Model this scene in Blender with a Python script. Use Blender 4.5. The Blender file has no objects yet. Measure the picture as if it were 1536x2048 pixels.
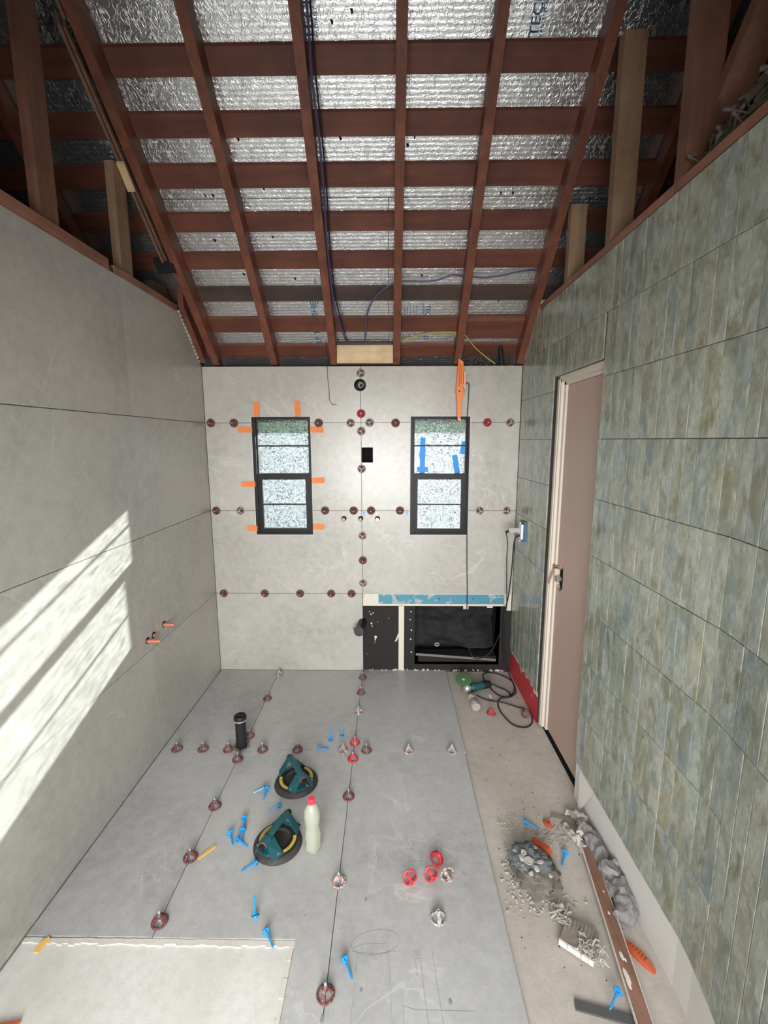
import bpy, bmesh, math, random
from mathutils import Vector, Matrix, noise
random.seed(7)
S = bpy.context.scene
COL = S.collection
PI = math.pi

# ---------------------------------------------------------------- camera
cam = bpy.data.cameras.new('camera'); camo = bpy.data.objects.new('camera', cam); COL.objects.link(camo)
p_, y_, r_ = -0.1595, -0.0129, -0.0017
F = Vector((math.sin(y_)*math.cos(p_), math.cos(y_)*math.cos(p_), math.sin(p_)))
R0 = Vector((math.cos(y_), -math.sin(y_), 0)); U0 = R0.cross(F)
RT = R0*math.cos(r_) + U0*math.sin(r_); UP = -R0*math.sin(r_) + U0*math.cos(r_)
M = Matrix((RT, UP, -F)).transposed().to_4x4(); M.translation = Vector((1.2468, -3.0489, 1.6712))
camo.matrix_world = M
cam.sensor_fit = 'AUTO'; cam.sensor_width = 36; cam.lens = 890.75/2048*36; cam.clip_start = .02
S.camera = camo

# ---------------------------------------------------------------- world, sun, daylight from the open end of the room, added overhead fill
w = bpy.data.worlds.new('world'); S.world = w; w.use_nodes = True
bg = w.node_tree.nodes['Background']; bg.inputs[0].default_value = (.78, .89, 1.0, 1); bg.inputs[1].default_value = 5.0
sun = bpy.data.lights.new('sun', 'SUN'); suno = bpy.data.objects.new('sun', sun); COL.objects.link(suno)
sun.energy = 48; sun.angle = math.radians(.6); sun.color = (1, .985, .975)
suno.rotation_euler = Vector((-1, -2.9, -1.04)).to_track_quat('-Z', 'Y').to_euler(); suno.location = (3, 9, 6)
def area(name, loc, rot, sx, sy, e, col):
    a = bpy.data.lights.new(name, 'AREA'); o = bpy.data.objects.new(name, a); COL.objects.link(o)
    a.shape = 'RECTANGLE'; a.size = sx; a.size_y = sy; a.energy = e; a.color = col
    o.location = loc; o.rotation_euler = rot; return a
rear = area('daylight_rear_opening', (1.15, -4.05, 1.25), (math.radians(82), 0, 0), 1.6, 1.3, 44, (1, .985, .965)); rear.spread = math.radians(96)
area('added_overhead_fill', (1.15, -3.35, 2.35), (math.radians(10), 0, 0), 1.5, .9, 20, (1, .99, .975))  # fill lamp added above and behind the camera; the roof is closed here
S.view_settings.view_transform = 'Standard'; S.view_settings.look = 'None'
S.view_settings.exposure = 0.0; S.view_settings.gamma = 1; S.view_settings.use_curve_mapping = False

# ---------------------------------------------------------------- material helpers
class NT:
    def __init__(s, name):
        s.m = bpy.data.materials.new(name); s.m.use_nodes = True; s.t = s.m.node_tree
        s.b = s.t.nodes['Principled BSDF']; s.out = s.t.nodes['Material Output']
    def n(s, typ, **kw):
        nd = s.t.nodes.new(typ)
        for k, v in kw.items():
            if k.startswith('i_'):
                key = k[2:]; key = int(key) if key.isdigit() else key.replace('_', ' ')
                nd.inputs[key].default_value = v
            else: setattr(nd, k, v)
        return nd
    def l(s, a, b): s.t.links.new(a, b)
    def coord(s, scale=(1, 1, 1), rnd=True, rot=(0, 0, 0)):
        tc = s.n('ShaderNodeTexCoord'); mp = s.n('ShaderNodeMapping'); mp.inputs['Scale'].default_value = scale
        mp.inputs['Rotation'].default_value = rot
        s.l(tc.outputs['Object'], mp.inputs['Vector'])
        if rnd:
            oi = s.n('ShaderNodeObjectInfo'); ml = s.n('ShaderNodeMath', operation='MULTIPLY', i_1=37.0)
            s.l(oi.outputs['Random'], ml.inputs[0]); cx = s.n('ShaderNodeCombineXYZ')
            for i in range(3): s.l(ml.outputs[0], cx.inputs[i])
            s.l(cx.outputs[0], mp.inputs['Location'])
        return mp.outputs[0]
    def noise(s, v, scale, detail=4, rough=.55, dist=0):
        n = s.n('ShaderNodeTexNoise', i_Scale=scale, i_Detail=detail, i_Roughness=rough, i_Distortion=dist)
        s.l(v, n.inputs['Vector']); return n.outputs[0]
    def ramp(s, v, stops):
        r = s.n('ShaderNodeValToRGB'); e = r.color_ramp.elements
        while len(e) < len(stops): e.new(.5)
        for i, (p, c) in enumerate(stops):
            e[i].position = p; e[i].color = (*c, 1) if len(c) == 3 else c
        s.l(v, r.inputs[0]); return r.outputs[0]
    def mix(s, f, a, b, mode='MIX'):
        m = s.n('ShaderNodeMix', data_type='RGBA', blend_type=mode)
        for k, v in ((0, f), (6, a), (7, b)):
            if hasattr(v, 'is_output'): s.l(v, m.inputs[k])
            else: m.inputs[k].default_value = v if k == 0 else (*v, 1)
        return m.outputs[2]
    def bump(s, v, strength, dist=.01, prev=None):
        b = s.n('ShaderNodeBump', i_Strength=strength, i_Distance=dist); s.l(v, b.inputs['Height'])
        if prev: s.l(prev, b.inputs['Normal'])
        return b.outputs[0]
def g3(v): return (v, v, v)
def plain(name, col, rough=.6, metal=0, var=.12, scale=30, bump=.1, dust=None, dustamt=.5):
    k = NT(name); v = k.coord(); n = k.noise(v, scale, 5)
    c = k.mix(n, tuple(max(0, x*(1-var)) for x in col), tuple(min(1, x*(1+var)) for x in col))
    if dust:
        n2 = k.noise(v, scale*1.7, 6, .65); f = k.ramp(n2, [(dustamt, g3(0)), (min(1, dustamt+.08), g3(1))])
        c = k.mix(f, c, dust)
    k.l(c, k.b.inputs['Base Color']); k.b.inputs['Roughness'].default_value = rough; k.b.inputs['Metallic'].default_value = metal
    if bump: k.l(k.bump(n, bump, .002), k.b.inputs['Normal'])
    return k.m
def stone(name, base, dark, vein, rough=.29):
    k = NT(name); v = k.coord()
    big = k.noise(v, 1.6, 8, .6, .4); fine = k.noise(v, 22, 8, .7)
    c = k.mix(k.ramp(big, [(.36, g3(0)), (.66, g3(1))]), dark, base)
    c = k.mix(k.ramp(fine, [(.38, g3(.0)), (.62, g3(.42))]), c, tuple(x*1.22 for x in base))
    fl = k.noise(v, 75, 5, .75)
    c = k.mix(k.ramp(fl, [(.58, g3(0)), (.72, g3(.35))]), c, vein)
    for sc, wd, amt, ds in ((1.15, .008, .42, 1.2), (2.7, .009, .18, .9)):
        n = k.noise(v, sc, 5, .58, ds)
        s1 = k.n('ShaderNodeMath', operation='SUBTRACT', i_1=.5); k.l(n, s1.inputs[0])
        a = k.n('ShaderNodeMath', operation='ABSOLUTE'); k.l(s1.outputs[0], a.inputs[0])
        f = k.ramp(a.outputs[0], [(0, g3(amt)), (wd, g3(0))])
        msk = k.ramp(k.noise(v, 1.9, 3), [(.48, g3(0)), (.6, g3(1))])
        f2 = k.mix(1.0, f, msk, 'MULTIPLY')
        c = k.mix(f2, c, vein)
    k.l(c, k.b.inputs['Base Color']); k.b.inputs['Roughness'].default_value = rough
    k.l(k.bump(fine, .10, .002), k.b.inputs['Normal'])
    return k.m
def wood(name, a, b, axis=0, rough=.6, scale=1.0):
    k = NT(name); sc = [26*scale]*3; sc[axis] = 1.6*scale
    v = k.coord(tuple(sc)); n = k.noise(v, 1.0, 6, .6, .6); n2 = k.noise(k.coord(g3(5)), 1.0, 4)
    c = k.mix(k.ramp(n, [(.32, g3(0)), (.68, g3(1))]), a, b)
    c = k.mix(k.ramp(n2, [(.35, g3(.55)), (.6, g3(0))]), c, tuple(x*.55 for x in a))
    k.l(c, k.b.inputs['Base Color']); k.b.inputs['Roughness'].default_value = rough
    k.l(k.bump(n, .25, .002), k.b.inputs['Normal'])
    return k.m
def glazed(name, attr=False):
    k = NT(name)
    if attr:
        at = k.n('ShaderNodeAttribute', attribute_name='rnd'); rnd = at.outputs['Fac']; v = k.coord((1, 1, .5), rnd=False)
    else:
        oi = k.n('ShaderNodeObjectInfo'); rnd = oi.outputs['Random']; v = k.coord((1, 1, .5))
    base = k.ramp(rnd, [(0, (.23, .265, .235)), (.2, (.33, .345, .285)), (.4, (.25, .295, .27)), (.58, (.33, .325, .23)), (.76, (.38, .39, .33)), (.9, (.21, .255, .25)), (1, (.30, .28, .175))])
    base.node.color_ramp.interpolation = 'LINEAR'
    n = k.noise(v, 22, 6, .6, .8); n3 = k.noise(v, 95, 6, .65)
    c = k.mix(k.ramp(n, [(.42, g3(0)), (.66, g3(.85))]), base, (.44, .455, .395))
    n2 = k.noise(v, 13, 5, .65, 1.0)
    c = k.mix(k.ramp(n2, [(.50, g3(0)), (.68, g3(.85))]), c, (.185, .165, .075))
    n4 = k.noise(v, 17, 5, .65, .6)
    c = k.mix(k.ramp(n4, [(.53, g3(0)), (.72, g3(.7))]), c, (.125, .195, .215))
    c = k.mix(k.ramp(n3, [(.4, g3(.3)), (.6, g3(0))]), c, (.14, .17, .15))
    k.l(c, k.b.inputs['Base Color']); k.b.inputs['Roughness'].default_value = .13
    k.b.inputs['Specular IOR Level'].default_value = .55
    wv = k.noise(k.coord((1, 1, .6), rnd=not attr), 24, 3, .5); wf = k.noise(k.coord((1, 1, .7), rnd=not attr), 110, 2)
    k.l(k.bump(wf, .12, .003, k.bump(wv, .45, .006)), k.b.inputs['Normal'])
    return k.m
def foil(name):
    k = NT(name); v = k.coord(rnd=False)
    rows = k.n('ShaderNodeTexWave', wave_type='BANDS', bands_direction='Y', i_Scale=24, i_Distortion=.8, i_Detail=1)
    k.l(v, rows.inputs['Vector'])
    dash = k.noise(k.coord((1, 3.5, 3.5), rnd=False), 60, 2)
    cr = k.noise(k.coord((1, .8, .8), rnd=False), 34, 3, .5, 1.0)
    s1 = k.n('ShaderNodeMath', operation='SUBTRACT', i_1=.5); k.l(cr, s1.inputs[0])
    a = k.n('ShaderNodeMath', operation='ABSOLUTE'); k.l(s1.outputs[0], a.inputs[0])
    cre = k.ramp(a.outputs[0], [(0, g3(1)), (.05, g3(0))])
    big = k.noise(v, 3.0, 3)
    c = k.mix(k.noise(v, 40, 4), (.74, .75, .76), (.86, .87, .88))
    dk = k.ramp(k.noise(v, 9, 2), [(.0, g3(0)), (.755, g3(0)), (.77, g3(1))])
    c = k.mix(dk, c, (.05, .045, .04))
    k.l(c, k.b.inputs['Base Color']); k.b.inputs['Metallic'].default_value = .95; k.b.inputs['Roughness'].default_value = .27
    b = k.bump(big, .16, .03); b = k.bump(dash, .34, .003, b); b = k.bump(rows.outputs[0], .17, .004, b); b = k.bump(cre, .26, .003, b)
    k.l(b, k.b.inputs['Normal'])
    return k.m
def concrete(name, a, b, stain, rough=.85):
    k = NT(name); v = k.coord(rnd=False); n = k.noise(v, 2.6, 8, .62, .3); n2 = k.noise(v, 34, 6, .7)
    c = k.mix(k.ramp(n, [(.35, g3(0)), (.65, g3(1))]), a, b)
    c = k.mix(k.ramp(n2, [(.4, g3(.25)), (.55, g3(0))]), c, stain)
    n3 = k.noise(v, 9, 7, .75); c = k.mix(k.ramp(n3, [(.62, g3(0)), (.72, g3(.55))]), c, stain)
    k.l(c, k.b.inputs['Base Color']); k.b.inputs['Roughness'].default_value = rough
    k.l(k.bump(n2, .3, .004), k.b.inputs['Normal'])
    return k.m
def paint_splat(name, base, spl, thr=.62, scale=14, rough=.5):
    k = NT(name); v = k.coord(rnd=False); n = k.noise(v, scale, 5, .6, .5)
    f = k.ramp(n, [(thr, g3(0)), (thr+.03, g3(1))])
    n2 = k.noise(v, 60, 4); base2 = k.mix(n2, tuple(x*.8 for x in base), tuple(x*1.2 for x in base))
    k.l(k.mix(f, base2, spl), k.b.inputs['Base Color']); k.b.inputs['Roughness'].default_value = rough
    return k.m
def textured_pane(name, tint):
    k = NT(name); v = k.coord(); n = k.noise(v, 62, 5, .62, 2.2)
    n2 = k.noise(v, 11, 3, .6, .5)
    c = k.mix(k.ramp(n, [(.40, g3(0)), (.50, g3(1))]), tuple(x*.34 for x in tint), tint)
    c = k.mix(k.ramp(n2, [(.38, g3(.3)), (.55, g3(0))]), c, tuple(x*.85 for x in tint))
    tr = k.n('ShaderNodeBsdfTransparent'); k.l(c, tr.inputs[0])
    tl = k.n('ShaderNodeBsdfTranslucent'); k.l(c, tl.inputs[0]); k.l(k.bump(n, .9, .01), tl.inputs['Normal'])
    gl = k.n('ShaderNodeBsdfGlossy'); gl.inputs['Roughness'].default_value = .15
    k.l(k.bump(n, .5, .004), gl.inputs['Normal'])
    m1 = k.n('ShaderNodeMixShader', i_0=.022); k.l(tr.outputs[0], m1.inputs[1]); k.l(tl.outputs[0], m1.inputs[2])
    m2 = k.n('ShaderNodeMixShader', i_0=.05); k.l(m1.outputs[0], m2.inputs[1]); k.l(gl.outputs[0], m2.inputs[2])
    k.l(m2.outputs[0], k.out.inputs[0])
    return k.m
MT = {}
MT['stone'] = stone('grey_stone_porcelain', (.42, .402, .365), (.33, .315, .283), (.63, .61, .565))
MT['stone_floor'] = stone('grey_stone_floor', (.43, .425, .415), (.33, .326, .32), (.64, .635, .625), .36)
MT['tile_body'] = plain('tile_body', (.12, .115, .11), .9)
MT['glaze'] = glazed('green_glaze'); MT['glaze_far'] = glazed('green_glaze_far', True)
MT['foil'] = foil('radiant_foil')
MT['redwood_y'] = wood('stained_rafter', (.135, .040, .022), (.225, .072, .038), 1)
MT['redwood_x'] = wood('stained_batten', (.105, .032, .019), (.175, .055, .031), 0)
MT['redwood_x2'] = wood('dark_batten', (.055, .034, .027), (.085, .05, .04), 0)
MT['redwood_z'] = wood('stained_stud', (.15, .065, .040), (.23, .105, .065), 2)
MT['tan_z'] = wood('tan_stud', (.22, .135, .078), (.33, .21, .125), 2)
MT['pine_x'] = wood('pine_blocking', (.60, .41, .22), (.74, .55, .33), 0)
MT['plate'] = wood('stained_plate', (.24, .10, .065), (.36, .17, .11), 1)
MT['lath'] = wood('dusty_lath', (.16, .085, .055), (.26, .145, .095), 1)
MT['greywood'] = wood('grey_wood', (.23, .19, .155), (.36, .31, .26), 0, .85)
MT['attic'] = plain('attic_dark', (.035, .028, .025), .95)
MT['slab'] = concrete('bare_slab', (.42, .375, .33), (.51, .465, .415), (.28, .25, .22))
MT['patch'] = concrete('mortar_patch', (.60, .585, .545), (.71, .70, .67), (.47, .45, .41))
MT['thinset'] = concrete('thinset', (.58, .55, .48), (.68, .65, .58), (.5, .46, .40))
MT['cream'] = plain('cream_paint', (.62, .555, .47), .45, var=.05)
MT['door'] = plain('door_skin', (.47, .335, .275), .5, var=.05, scale=3, bump=.03)
MT['white_board'] = plain('white_board', (.66, .635, .60), .7, var=.06, scale=12)
MT['red_membrane'] = paint_splat('red_membrane', (.52, .035, .045), (.66, .6, .56), .64, 9)
MT['blue_membrane'] = paint_splat('blue_membrane', (.06, .23, .31), (.31, .37, .35), .555, 13)
MT['black_felt'] = paint_splat('black_felt', (.022, .020, .019), (.5, .5, .48), .735, 30, .75)
MT['black_cloth'] = plain('black_fabric', (.022, .021, .022), .8)
MT['black'] = plain('black_plastic', (.018, .018, .019), .45, bump=.03)
MT['frame'] = plain('black_frame', (.010, .010, .011), .45, bump=.02)
MT['void'] = plain('void', (.006, .005, .005), .9, bump=0)
MT['pane_l'] = textured_pane('textured_glass_left', (.74, .78, .77)); MT['pane_r'] = textured_pane('textured_glass_right', (.80, .83, .83))
MT['orange_tape'] = plain('orange_tape', (.78, .20, .045), .6, var=.08)
MT['blue_tape'] = plain('blue_tape', (.0, .26, .72), .6, var=.08)
k = NT('blue_tape_backlit'); tl = k.n('ShaderNodeBsdfTranslucent'); tl.inputs[0].default_value = (.0, .25, .72, 1); mx = k.n('ShaderNodeMixShader', i_0=.035)
k.b.inputs['Base Color'].default_value = (.0, .26, .72, 1); k.l(k.b.outputs[0], mx.inputs[1]); k.l(tl.outputs[0], mx.inputs[2]); k.l(mx.outputs[0], k.out.inputs[0]); MT['blue_tape_lit'] = k.m
MT['cap_brown'] = plain('cap_dusty_maroon', (.14, .042, .038), .6, dust=(.38, .30, .27), dustamt=.56, scale=110)
MT['cap_dust'] = plain('cap_mortar_covered', (.25, .13, .11), .75, dust=(.55, .50, .46), dustamt=.47, scale=90)
MT['cap_red'] = plain('cap_red', (.52, .04, .055), .4, scale=60)
MT['cap_grey'] = plain('cap_grey_mortar', (.24, .21, .195), .85, dust=(.48, .45, .42), dustamt=.47, scale=90)
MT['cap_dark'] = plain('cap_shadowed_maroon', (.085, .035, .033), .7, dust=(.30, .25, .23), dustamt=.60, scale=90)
MT['stem'] = plain('pale_blue_plastic', (.28, .45, .52), .4, dust=(.5, .5, .5), dustamt=.55)
MT['blue'] = plain('bright_blue_plastic', (.015, .28, .62), .38, var=.08)
MT['teal'] = plain('teal_plastic', (.010, .075, .085), .4, dust=(.10, .19, .19), dustamt=.66, scale=50)
MT['rubber'] = plain('grey_black_rubber', (.045, .042, .040), .6, dust=(.14, .13, .12), dustamt=.6, scale=25)
MT['yellow'] = plain('yellow_label', (.62, .46, .09), .5)
MT['steel'] = plain('steel', (.55, .55, .54), .35, metal=.8)
MT['copper'] = plain('copper', (.72, .27, .17), .35, metal=.55)
MT['brass'] = plain('brass', (.30, .20, .12), .45, metal=.6, dust=(.12, .05, .04), dustamt=.5)
MT['redcap'] = plain('red_bottle_cap', (.72, .05, .08), .35)
MT['green_disc'] = plain('green_disc', (.07, .17, .06), .6)
MT['orange'] = plain('orange_plastic', (.82, .20, .03), .4, var=.05)
MT['orange_pale'] = plain('pale_orange_plastic', (.80, .38, .27), .5)
MT['rust_orange'] = plain('rusty_orange', (.44, .085, .03), .6, dust=(.42, .28, .22), dustamt=.66, scale=60)
MT['purple'] = plain('purple_cable', (.085, .06, .14), .45)
MT['ycable'] = plain('yellow_cable', (.42, .30, .05), .5)
MT['cord'] = plain('black_cord', (.02, .02, .021), .5)
MT['white'] = plain('white_plastic', (.78, .77, .73), .4)
MT['box_blue'] = plain('blue_box', (.03, .12, .28), .5)
MT['clear'] = plain('dusty_clear_plastic', (.40, .39, .36), .3)
MT['mortar'] = concrete('mortar_lump', (.11, .095, .08), (.19, .17, .145), (.055, .045, .038))
MT['crumb'] = concrete('mortar_crumb', (.34, .31, .27), (.46, .42, .37), (.18, .16, .14))
MT['mortar_white'] = concrete('mortar_white', (.40, .375, .335), (.52, .49, .44), (.28, .26, .23))
MT['bag'] = plain('grey_plastic_bag', (.115, .12, .128), .4, dust=(.60, .57, .50), dustamt=.66, scale=16)
MT['towel'] = plain('grey_towel', (.23, .215, .21), .95, var=.5, scale=70, bump=1.0)
MT['towel_pale'] = plain('dusty_towel', (.42, .385, .36), .95, var=.25, scale=90, bump=.8)
MT['redlath'] = wood('brown_batten', (.17, .085, .055), (.30, .16, .11), 1, .6)
MT['shim'] = plain('yellow_shim', (.66, .40, .10), .6)
MT['pencil'] = plain('pencil', (.25, .25, .26), .8, bump=0)
MT['ink'] = plain('blue_ink', (.012, .11, .19), .5, bump=0)
MT['insul'] = plain('insulation', (.085, .068, .052), .95, var=.3, scale=60, bump=.6)
MT['foliage'] = plain('dark_leaves', (.05, .10, .045), .8, var=.6, scale=9)
MT['fence'] = plain('white_fence', (.42, .42, .41), .6)
MT['ground'] = plain('pale_ground', (.16, .16, .15), .9)
k = NT('cloudy_water'); k.b.inputs['Base Color'].default_value = (.58, .59, .49, 1); k.b.inputs['Roughness'].default_value = .18
k.b.inputs['Transmission Weight'].default_value = .5; k.b.inputs['IOR'].default_value = 1.33; MT['bottle'] = k.m

for nm in ('frame', 'black_felt', 'cord', 'void', 'black_cloth', 'black', 'rubber', 'attic', 'tile_body'):
    MT[nm].node_tree.nodes['Principled BSDF'].inputs['Specular IOR Level'].default_value = .22
# ---------------------------------------------------------------- geometry helpers
class G:
    def __init__(s): s.v = []; s.f = []; s.a = []
    def add(s, vs, fs):
        o = len(s.v); s.v += [Vector(v) for v in vs]; s.f += [tuple(i+o for i in f) for f in fs]; return s
    def box(s, x0, x1, y0, y1, z0, z1):
        vs = [(x, y, z) for z in (z0, z1) for y in (y0, y1) for x in (x0, x1)]
        return s.add(vs, [(0, 2, 3, 1), (4, 5, 7, 6), (0, 1, 5, 4), (2, 6, 7, 3), (0, 4, 6, 2), (1, 3, 7, 5)])
    def bar(s, p, q, wd, th, up=(0, 0, 1), off=(0, 0)):
        p, q = Vector(p), Vector(q); d = (q-p).normalized(); u = Vector(up); sd = d.cross(u).normalized(); u = sd.cross(d).normalized()
        vs = []
        for c in (p, q):
            for a, b in ((-1, -1), (1, -1), (1, 1), (-1, 1)): vs.append(c + sd*(off[0]+a*wd/2) + u*(off[1]+b*th/2))
        return s.add(vs, [(0, 1, 2, 3), (7, 6, 5, 4), (0, 4, 5, 1), (1, 5, 6, 2), (2, 6, 7, 3), (3, 7, 4, 0)])
    def lathe(s, prof, c=(0, 0, 0), ax=(0, 0, 1), n=24, sx=1, sy=1):
        c = Vector(c); ax = Vector(ax).normalized(); t = Vector((1, 0, 0)) if abs(ax.x) < .9 else Vector((0, 1, 0))
        u = (t - ax*t.dot(ax)).normalized(); v = ax.cross(u); vs = []; fs = []
        for r, z in prof:
            for i in range(n):
                a = 2*PI*i/n; vs.append(c + ax*z + (u*math.cos(a)*sx + v*math.sin(a)*sy)*r)
        for j in range(len(prof)-1):
            for i in range(n): fs.append((j*n+i, j*n+(i+1) % n, (j+1)*n+(i+1) % n, (j+1)*n+i))
        fs.append(tuple(reversed(range(n)))); fs.append(tuple((len(prof)-1)*n+i for i in range(n)))
        return s.add(vs, fs)
    def cyl(s, p, q, r, r2=None, n=16):
        p, q = Vector(p), Vector(q); r2 = r if r2 is None else r2
        return s.lathe([(r, 0), (r2, (q-p).length)], p, q-p, n)
    def torus(s, c, R, r, ax=(0, 0, 1), n=28, m=8, flat=1):
        c = Vector(c); ax = Vector(ax).normalized(); t = Vector((1, 0, 0)) if abs(ax.x) < .9 else Vector((0, 1, 0))
        u = (t - ax*t.dot(ax)).normalized(); v = ax.cross(u); vs = []; fs = []
        for i in range(n):
            a = 2*PI*i/n; d = u*math.cos(a) + v*math.sin(a)
            for j in range(m):
                b = 2*PI*j/m; vs.append(c + d*(R+r*math.cos(b)) + ax*(r*flat*math.sin(b)))
        for i in range(n):
            for j in range(m): fs.append((i*m+j, ((i+1) % n)*m+j, ((i+1) % n)*m+(j+1) % m, i*m+(j+1) % m))
        return s.add(vs, fs)
    def tube(s, pts, r, n=8, smooth=True, sub=6, flat=1):
        P = [Vector(p) for p in pts]
        if smooth and len(P) > 2:
            Q = []
            for i in range(len(P)-1):
                p0, p1, p2, p3 = P[max(0, i-1)], P[i], P[i+1], P[min(len(P)-1, i+2)]
                for k_ in range(sub):
                    t = k_/sub; Q.append(.5*((2*p1) + (p2-p0)*t + (2*p0-5*p1+4*p2-p3)*t*t + (3*p1-p0-3*p2+p3)*t**3))
            Q.append(P[-1]); P = Q
        vs = []; fs = []; u = None
        for i, p in enumerate(P):
            d = (P[min(i+1, len(P)-1)] - P[max(i-1, 0)]).normalized()
            if u is None:
                t = Vector((0, 0, 1)) if abs(d.z) < .9 else Vector((1, 0, 0)); u = d.cross(t).normalized()
            u = (u - d*u.dot(d)).normalized(); v = d.cross(u)
            rr = r[i*(len(r)-1)//max(1, len(P)-1)] if isinstance(r, (list, tuple)) else r
            for j in range(n):
                a = 2*PI*j/n; vs.append(p + (u*math.cos(a) + v*math.sin(a)*flat)*rr)
        for i in range(len(P)-1):
            for j in range(n): fs.append((i*n+j, i*n+(j+1) % n, (i+1)*n+(j+1) % n, (i+1)*n+j))
        fs.append(tuple(reversed(range(n)))); fs.append(tuple((len(P)-1)*n+j for j in range(n)))
        return s.add(vs, fs)
    def prism(s, pts, d):
        n = len(pts); d = Vector(d); vs = [Vector(p) for p in pts] + [Vector(p)+d for p in pts]
        return s.add(vs, [tuple(reversed(range(n))), tuple(range(n, 2*n))] + [(i, (i+1) % n, n+(i+1) % n, n+i) for i in range(n)])
    def cells(s, us, vs_, holes, mk):
        """closed plate over a grid of (u,v) cells less the holes; mk(u,v,side)->point"""
        us = sorted(set(round(x, 4) for x in us)); vv = sorted(set(round(x, 4) for x in vs_))
        def solid(i, j):
            if i < 0 or j < 0 or i >= len(us)-1 or j >= len(vv)-1: return False
            cu, cv = (us[i]+us[i+1])/2, (vv[j]+vv[j+1])/2
            return not any(a < cu < b and c < cv < d for a, b, c, d in holes)
        for i in range(len(us)-1):
            for j in range(len(vv)-1):
                if not solid(i, j): continue
                a, b, c, d = us[i], us[i+1], vv[j], vv[j+1]
                q = lambda *ps: s.add([mk(*p) for p in ps], [(0, 1, 2, 3)])
                q((a, c, 0), (b, c, 0), (b, d, 0), (a, d, 0)); q((a, d, 1), (b, d, 1), (b, c, 1), (a, c, 1))
                if not solid(i-1, j): q((a, c, 1), (a, c, 0), (a, d, 0), (a, d, 1))
                if not solid(i+1, j): q((b, c, 0), (b, c, 1), (b, d, 1), (b, d, 0))
                if not solid(i, j-1): q((a, c, 1), (b, c, 1), (b, c, 0), (a, c, 0))
                if not solid(i, j+1): q((a, d, 0), (b, d, 0), (b, d, 1), (a, d, 1))
        return s
    def build(s, name, mat, parent=None, at=None, smooth=False, kind=None, bevel=0, fix=True):
        org = Vector(at) if at is not None else (Vector(ORG.get(parent.name, (0, 0, 0))) if parent is not None else Vector((0, 0, 0)))
        me = bpy.data.meshes.new(name); me.from_pydata([v-org for v in s.v], [], s.f)
        bm = bmesh.new(); bm.from_mesh(me); bmesh.ops.remove_doubles(bm, verts=bm.verts, dist=1e-6)
        if fix: bmesh.ops.recalc_face_normals(bm, faces=bm.faces)
        if bevel: bmesh.ops.bevel(bm, geom=[e for e in bm.edges if e.is_manifold and e.calc_face_angle(0) > .5], offset=bevel, segments=2, affect='EDGES', clamp_overlap=True)
        if smooth:
            for f in bm.faces: f.smooth = True
            for e in bm.edges:
                if e.is_manifold and e.calc_face_angle(0) > .7: e.smooth = False
        bm.to_mesh(me); bm.free()
        me.materials.append(MT[mat] if isinstance(mat, str) else mat)
        o = bpy.data.objects.new(name, me); COL.objects.link(o)
        if parent is not None:
            o.parent = parent
            if at is not None: o.location = org - Vector(ORG.get(parent.name, (0, 0, 0)))
        elif at is not None: o.location = org
        if kind: o['kind'] = kind
        return o
ORG = {}   # world origin of a thing's empty while its parts are given in world coordinates
def thing(name, label, cat, loc=(0, 0, 0), group=None, world=True):
    o = bpy.data.objects.new(name, None); COL.objects.link(o); o.location = loc; o.empty_display_size = .05
    o['label'] = label; o['category'] = cat
    if group: o['group'] = group
    if world: ORG[o.name] = tuple(loc)
    return o
def tag(o, label, cat, group=None):
    o['label'] = label; o['category'] = cat
    if group: o['group'] = group
    return o
def struct(name, g, mat, **kw):
    o = g.build(name, mat, **kw); o['kind'] = 'structure'; return o
def cut(obj, g):
    """subtract a solid from a built mesh and keep only the result"""
    c = g.build('cutter', 'void'); md = obj.modifiers.new('cut', 'BOOLEAN'); md.object = c; md.solver = 'EXACT'
    dg = bpy.context.evaluated_depsgraph_get(); me = bpy.data.meshes.new_from_object(obj.evaluated_get(dg))
    obj.modifiers.clear(); old = obj.data; obj.data = me; me.name = old.name; bpy.data.meshes.remove(old)
    cm = c.data; bpy.data.objects.remove(c); bpy.data.meshes.remove(cm)
def copy_tree(o):
    r = o.copy(); COL.objects.link(r)
    for ch in list(o.children):
        c = ch.copy(); COL.objects.link(c); c.parent = r
        for gch in list(ch.children):
            d = gch.copy(); COL.objects.link(d); d.parent = c
    return r

W, H, TOP = 2.12, 2.155, 2.42
JZ = (.591, 1.191, 1.789)          # heights of the big wall tile seams
SL = .97                           # slope of the roof
def rf(x, y, off=0): return (x, y, 2.165+off-SL*y)
J = .0015

# ================================================================ FLOOR
fl = struct('floor', G().box(-.15, 2.6, -4.7, .02, -.16, -.014), 'slab')
def ftile(x0, x1, y0, y1, holes=(), extra_y=()):
    g = G(); us = [x0+J, x1-J] + [h for a in holes for h in a[:2] if x0 < h < x1]; vs = [y0+J, y1-J] + [h for a in holes for h in a[2:] if y0 < h < y1]
    g.cells(us, vs, holes, lambda u, v, s_: (u, v, 0 if s_ == 0 else -.0135))
    return g.build('tile', 'stone_floor', fl)
t = ftile(0.002, .438, -.862, 0); cut(t, G().cyl((.43, -.835, -.02), (.43, -.835, .01), .03)); cut_t1 = t
t = ftile(.438, 1.052, -.862, 0)
ftile(1.052, 1.660, -.862, .012)
ftile(.002, .438, -1.79, -.862)
ftile(.438, 1.052, -2.08, -.862, [(.3, .928, -2.2, -1.79)])
ftile(1.052, 1.652, -2.08, -.862)
ftile(1.052, 1.650, -3.30, -2.08); ftile(1.052, 1.648, -4.5, -3.30); ftile(.93, 1.052, -3.3, -2.08)
G().box(0, .926, -3.3, -1.792, -.0138, -.008).build('mortar_patch', 'patch', fl)
g = G()
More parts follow.
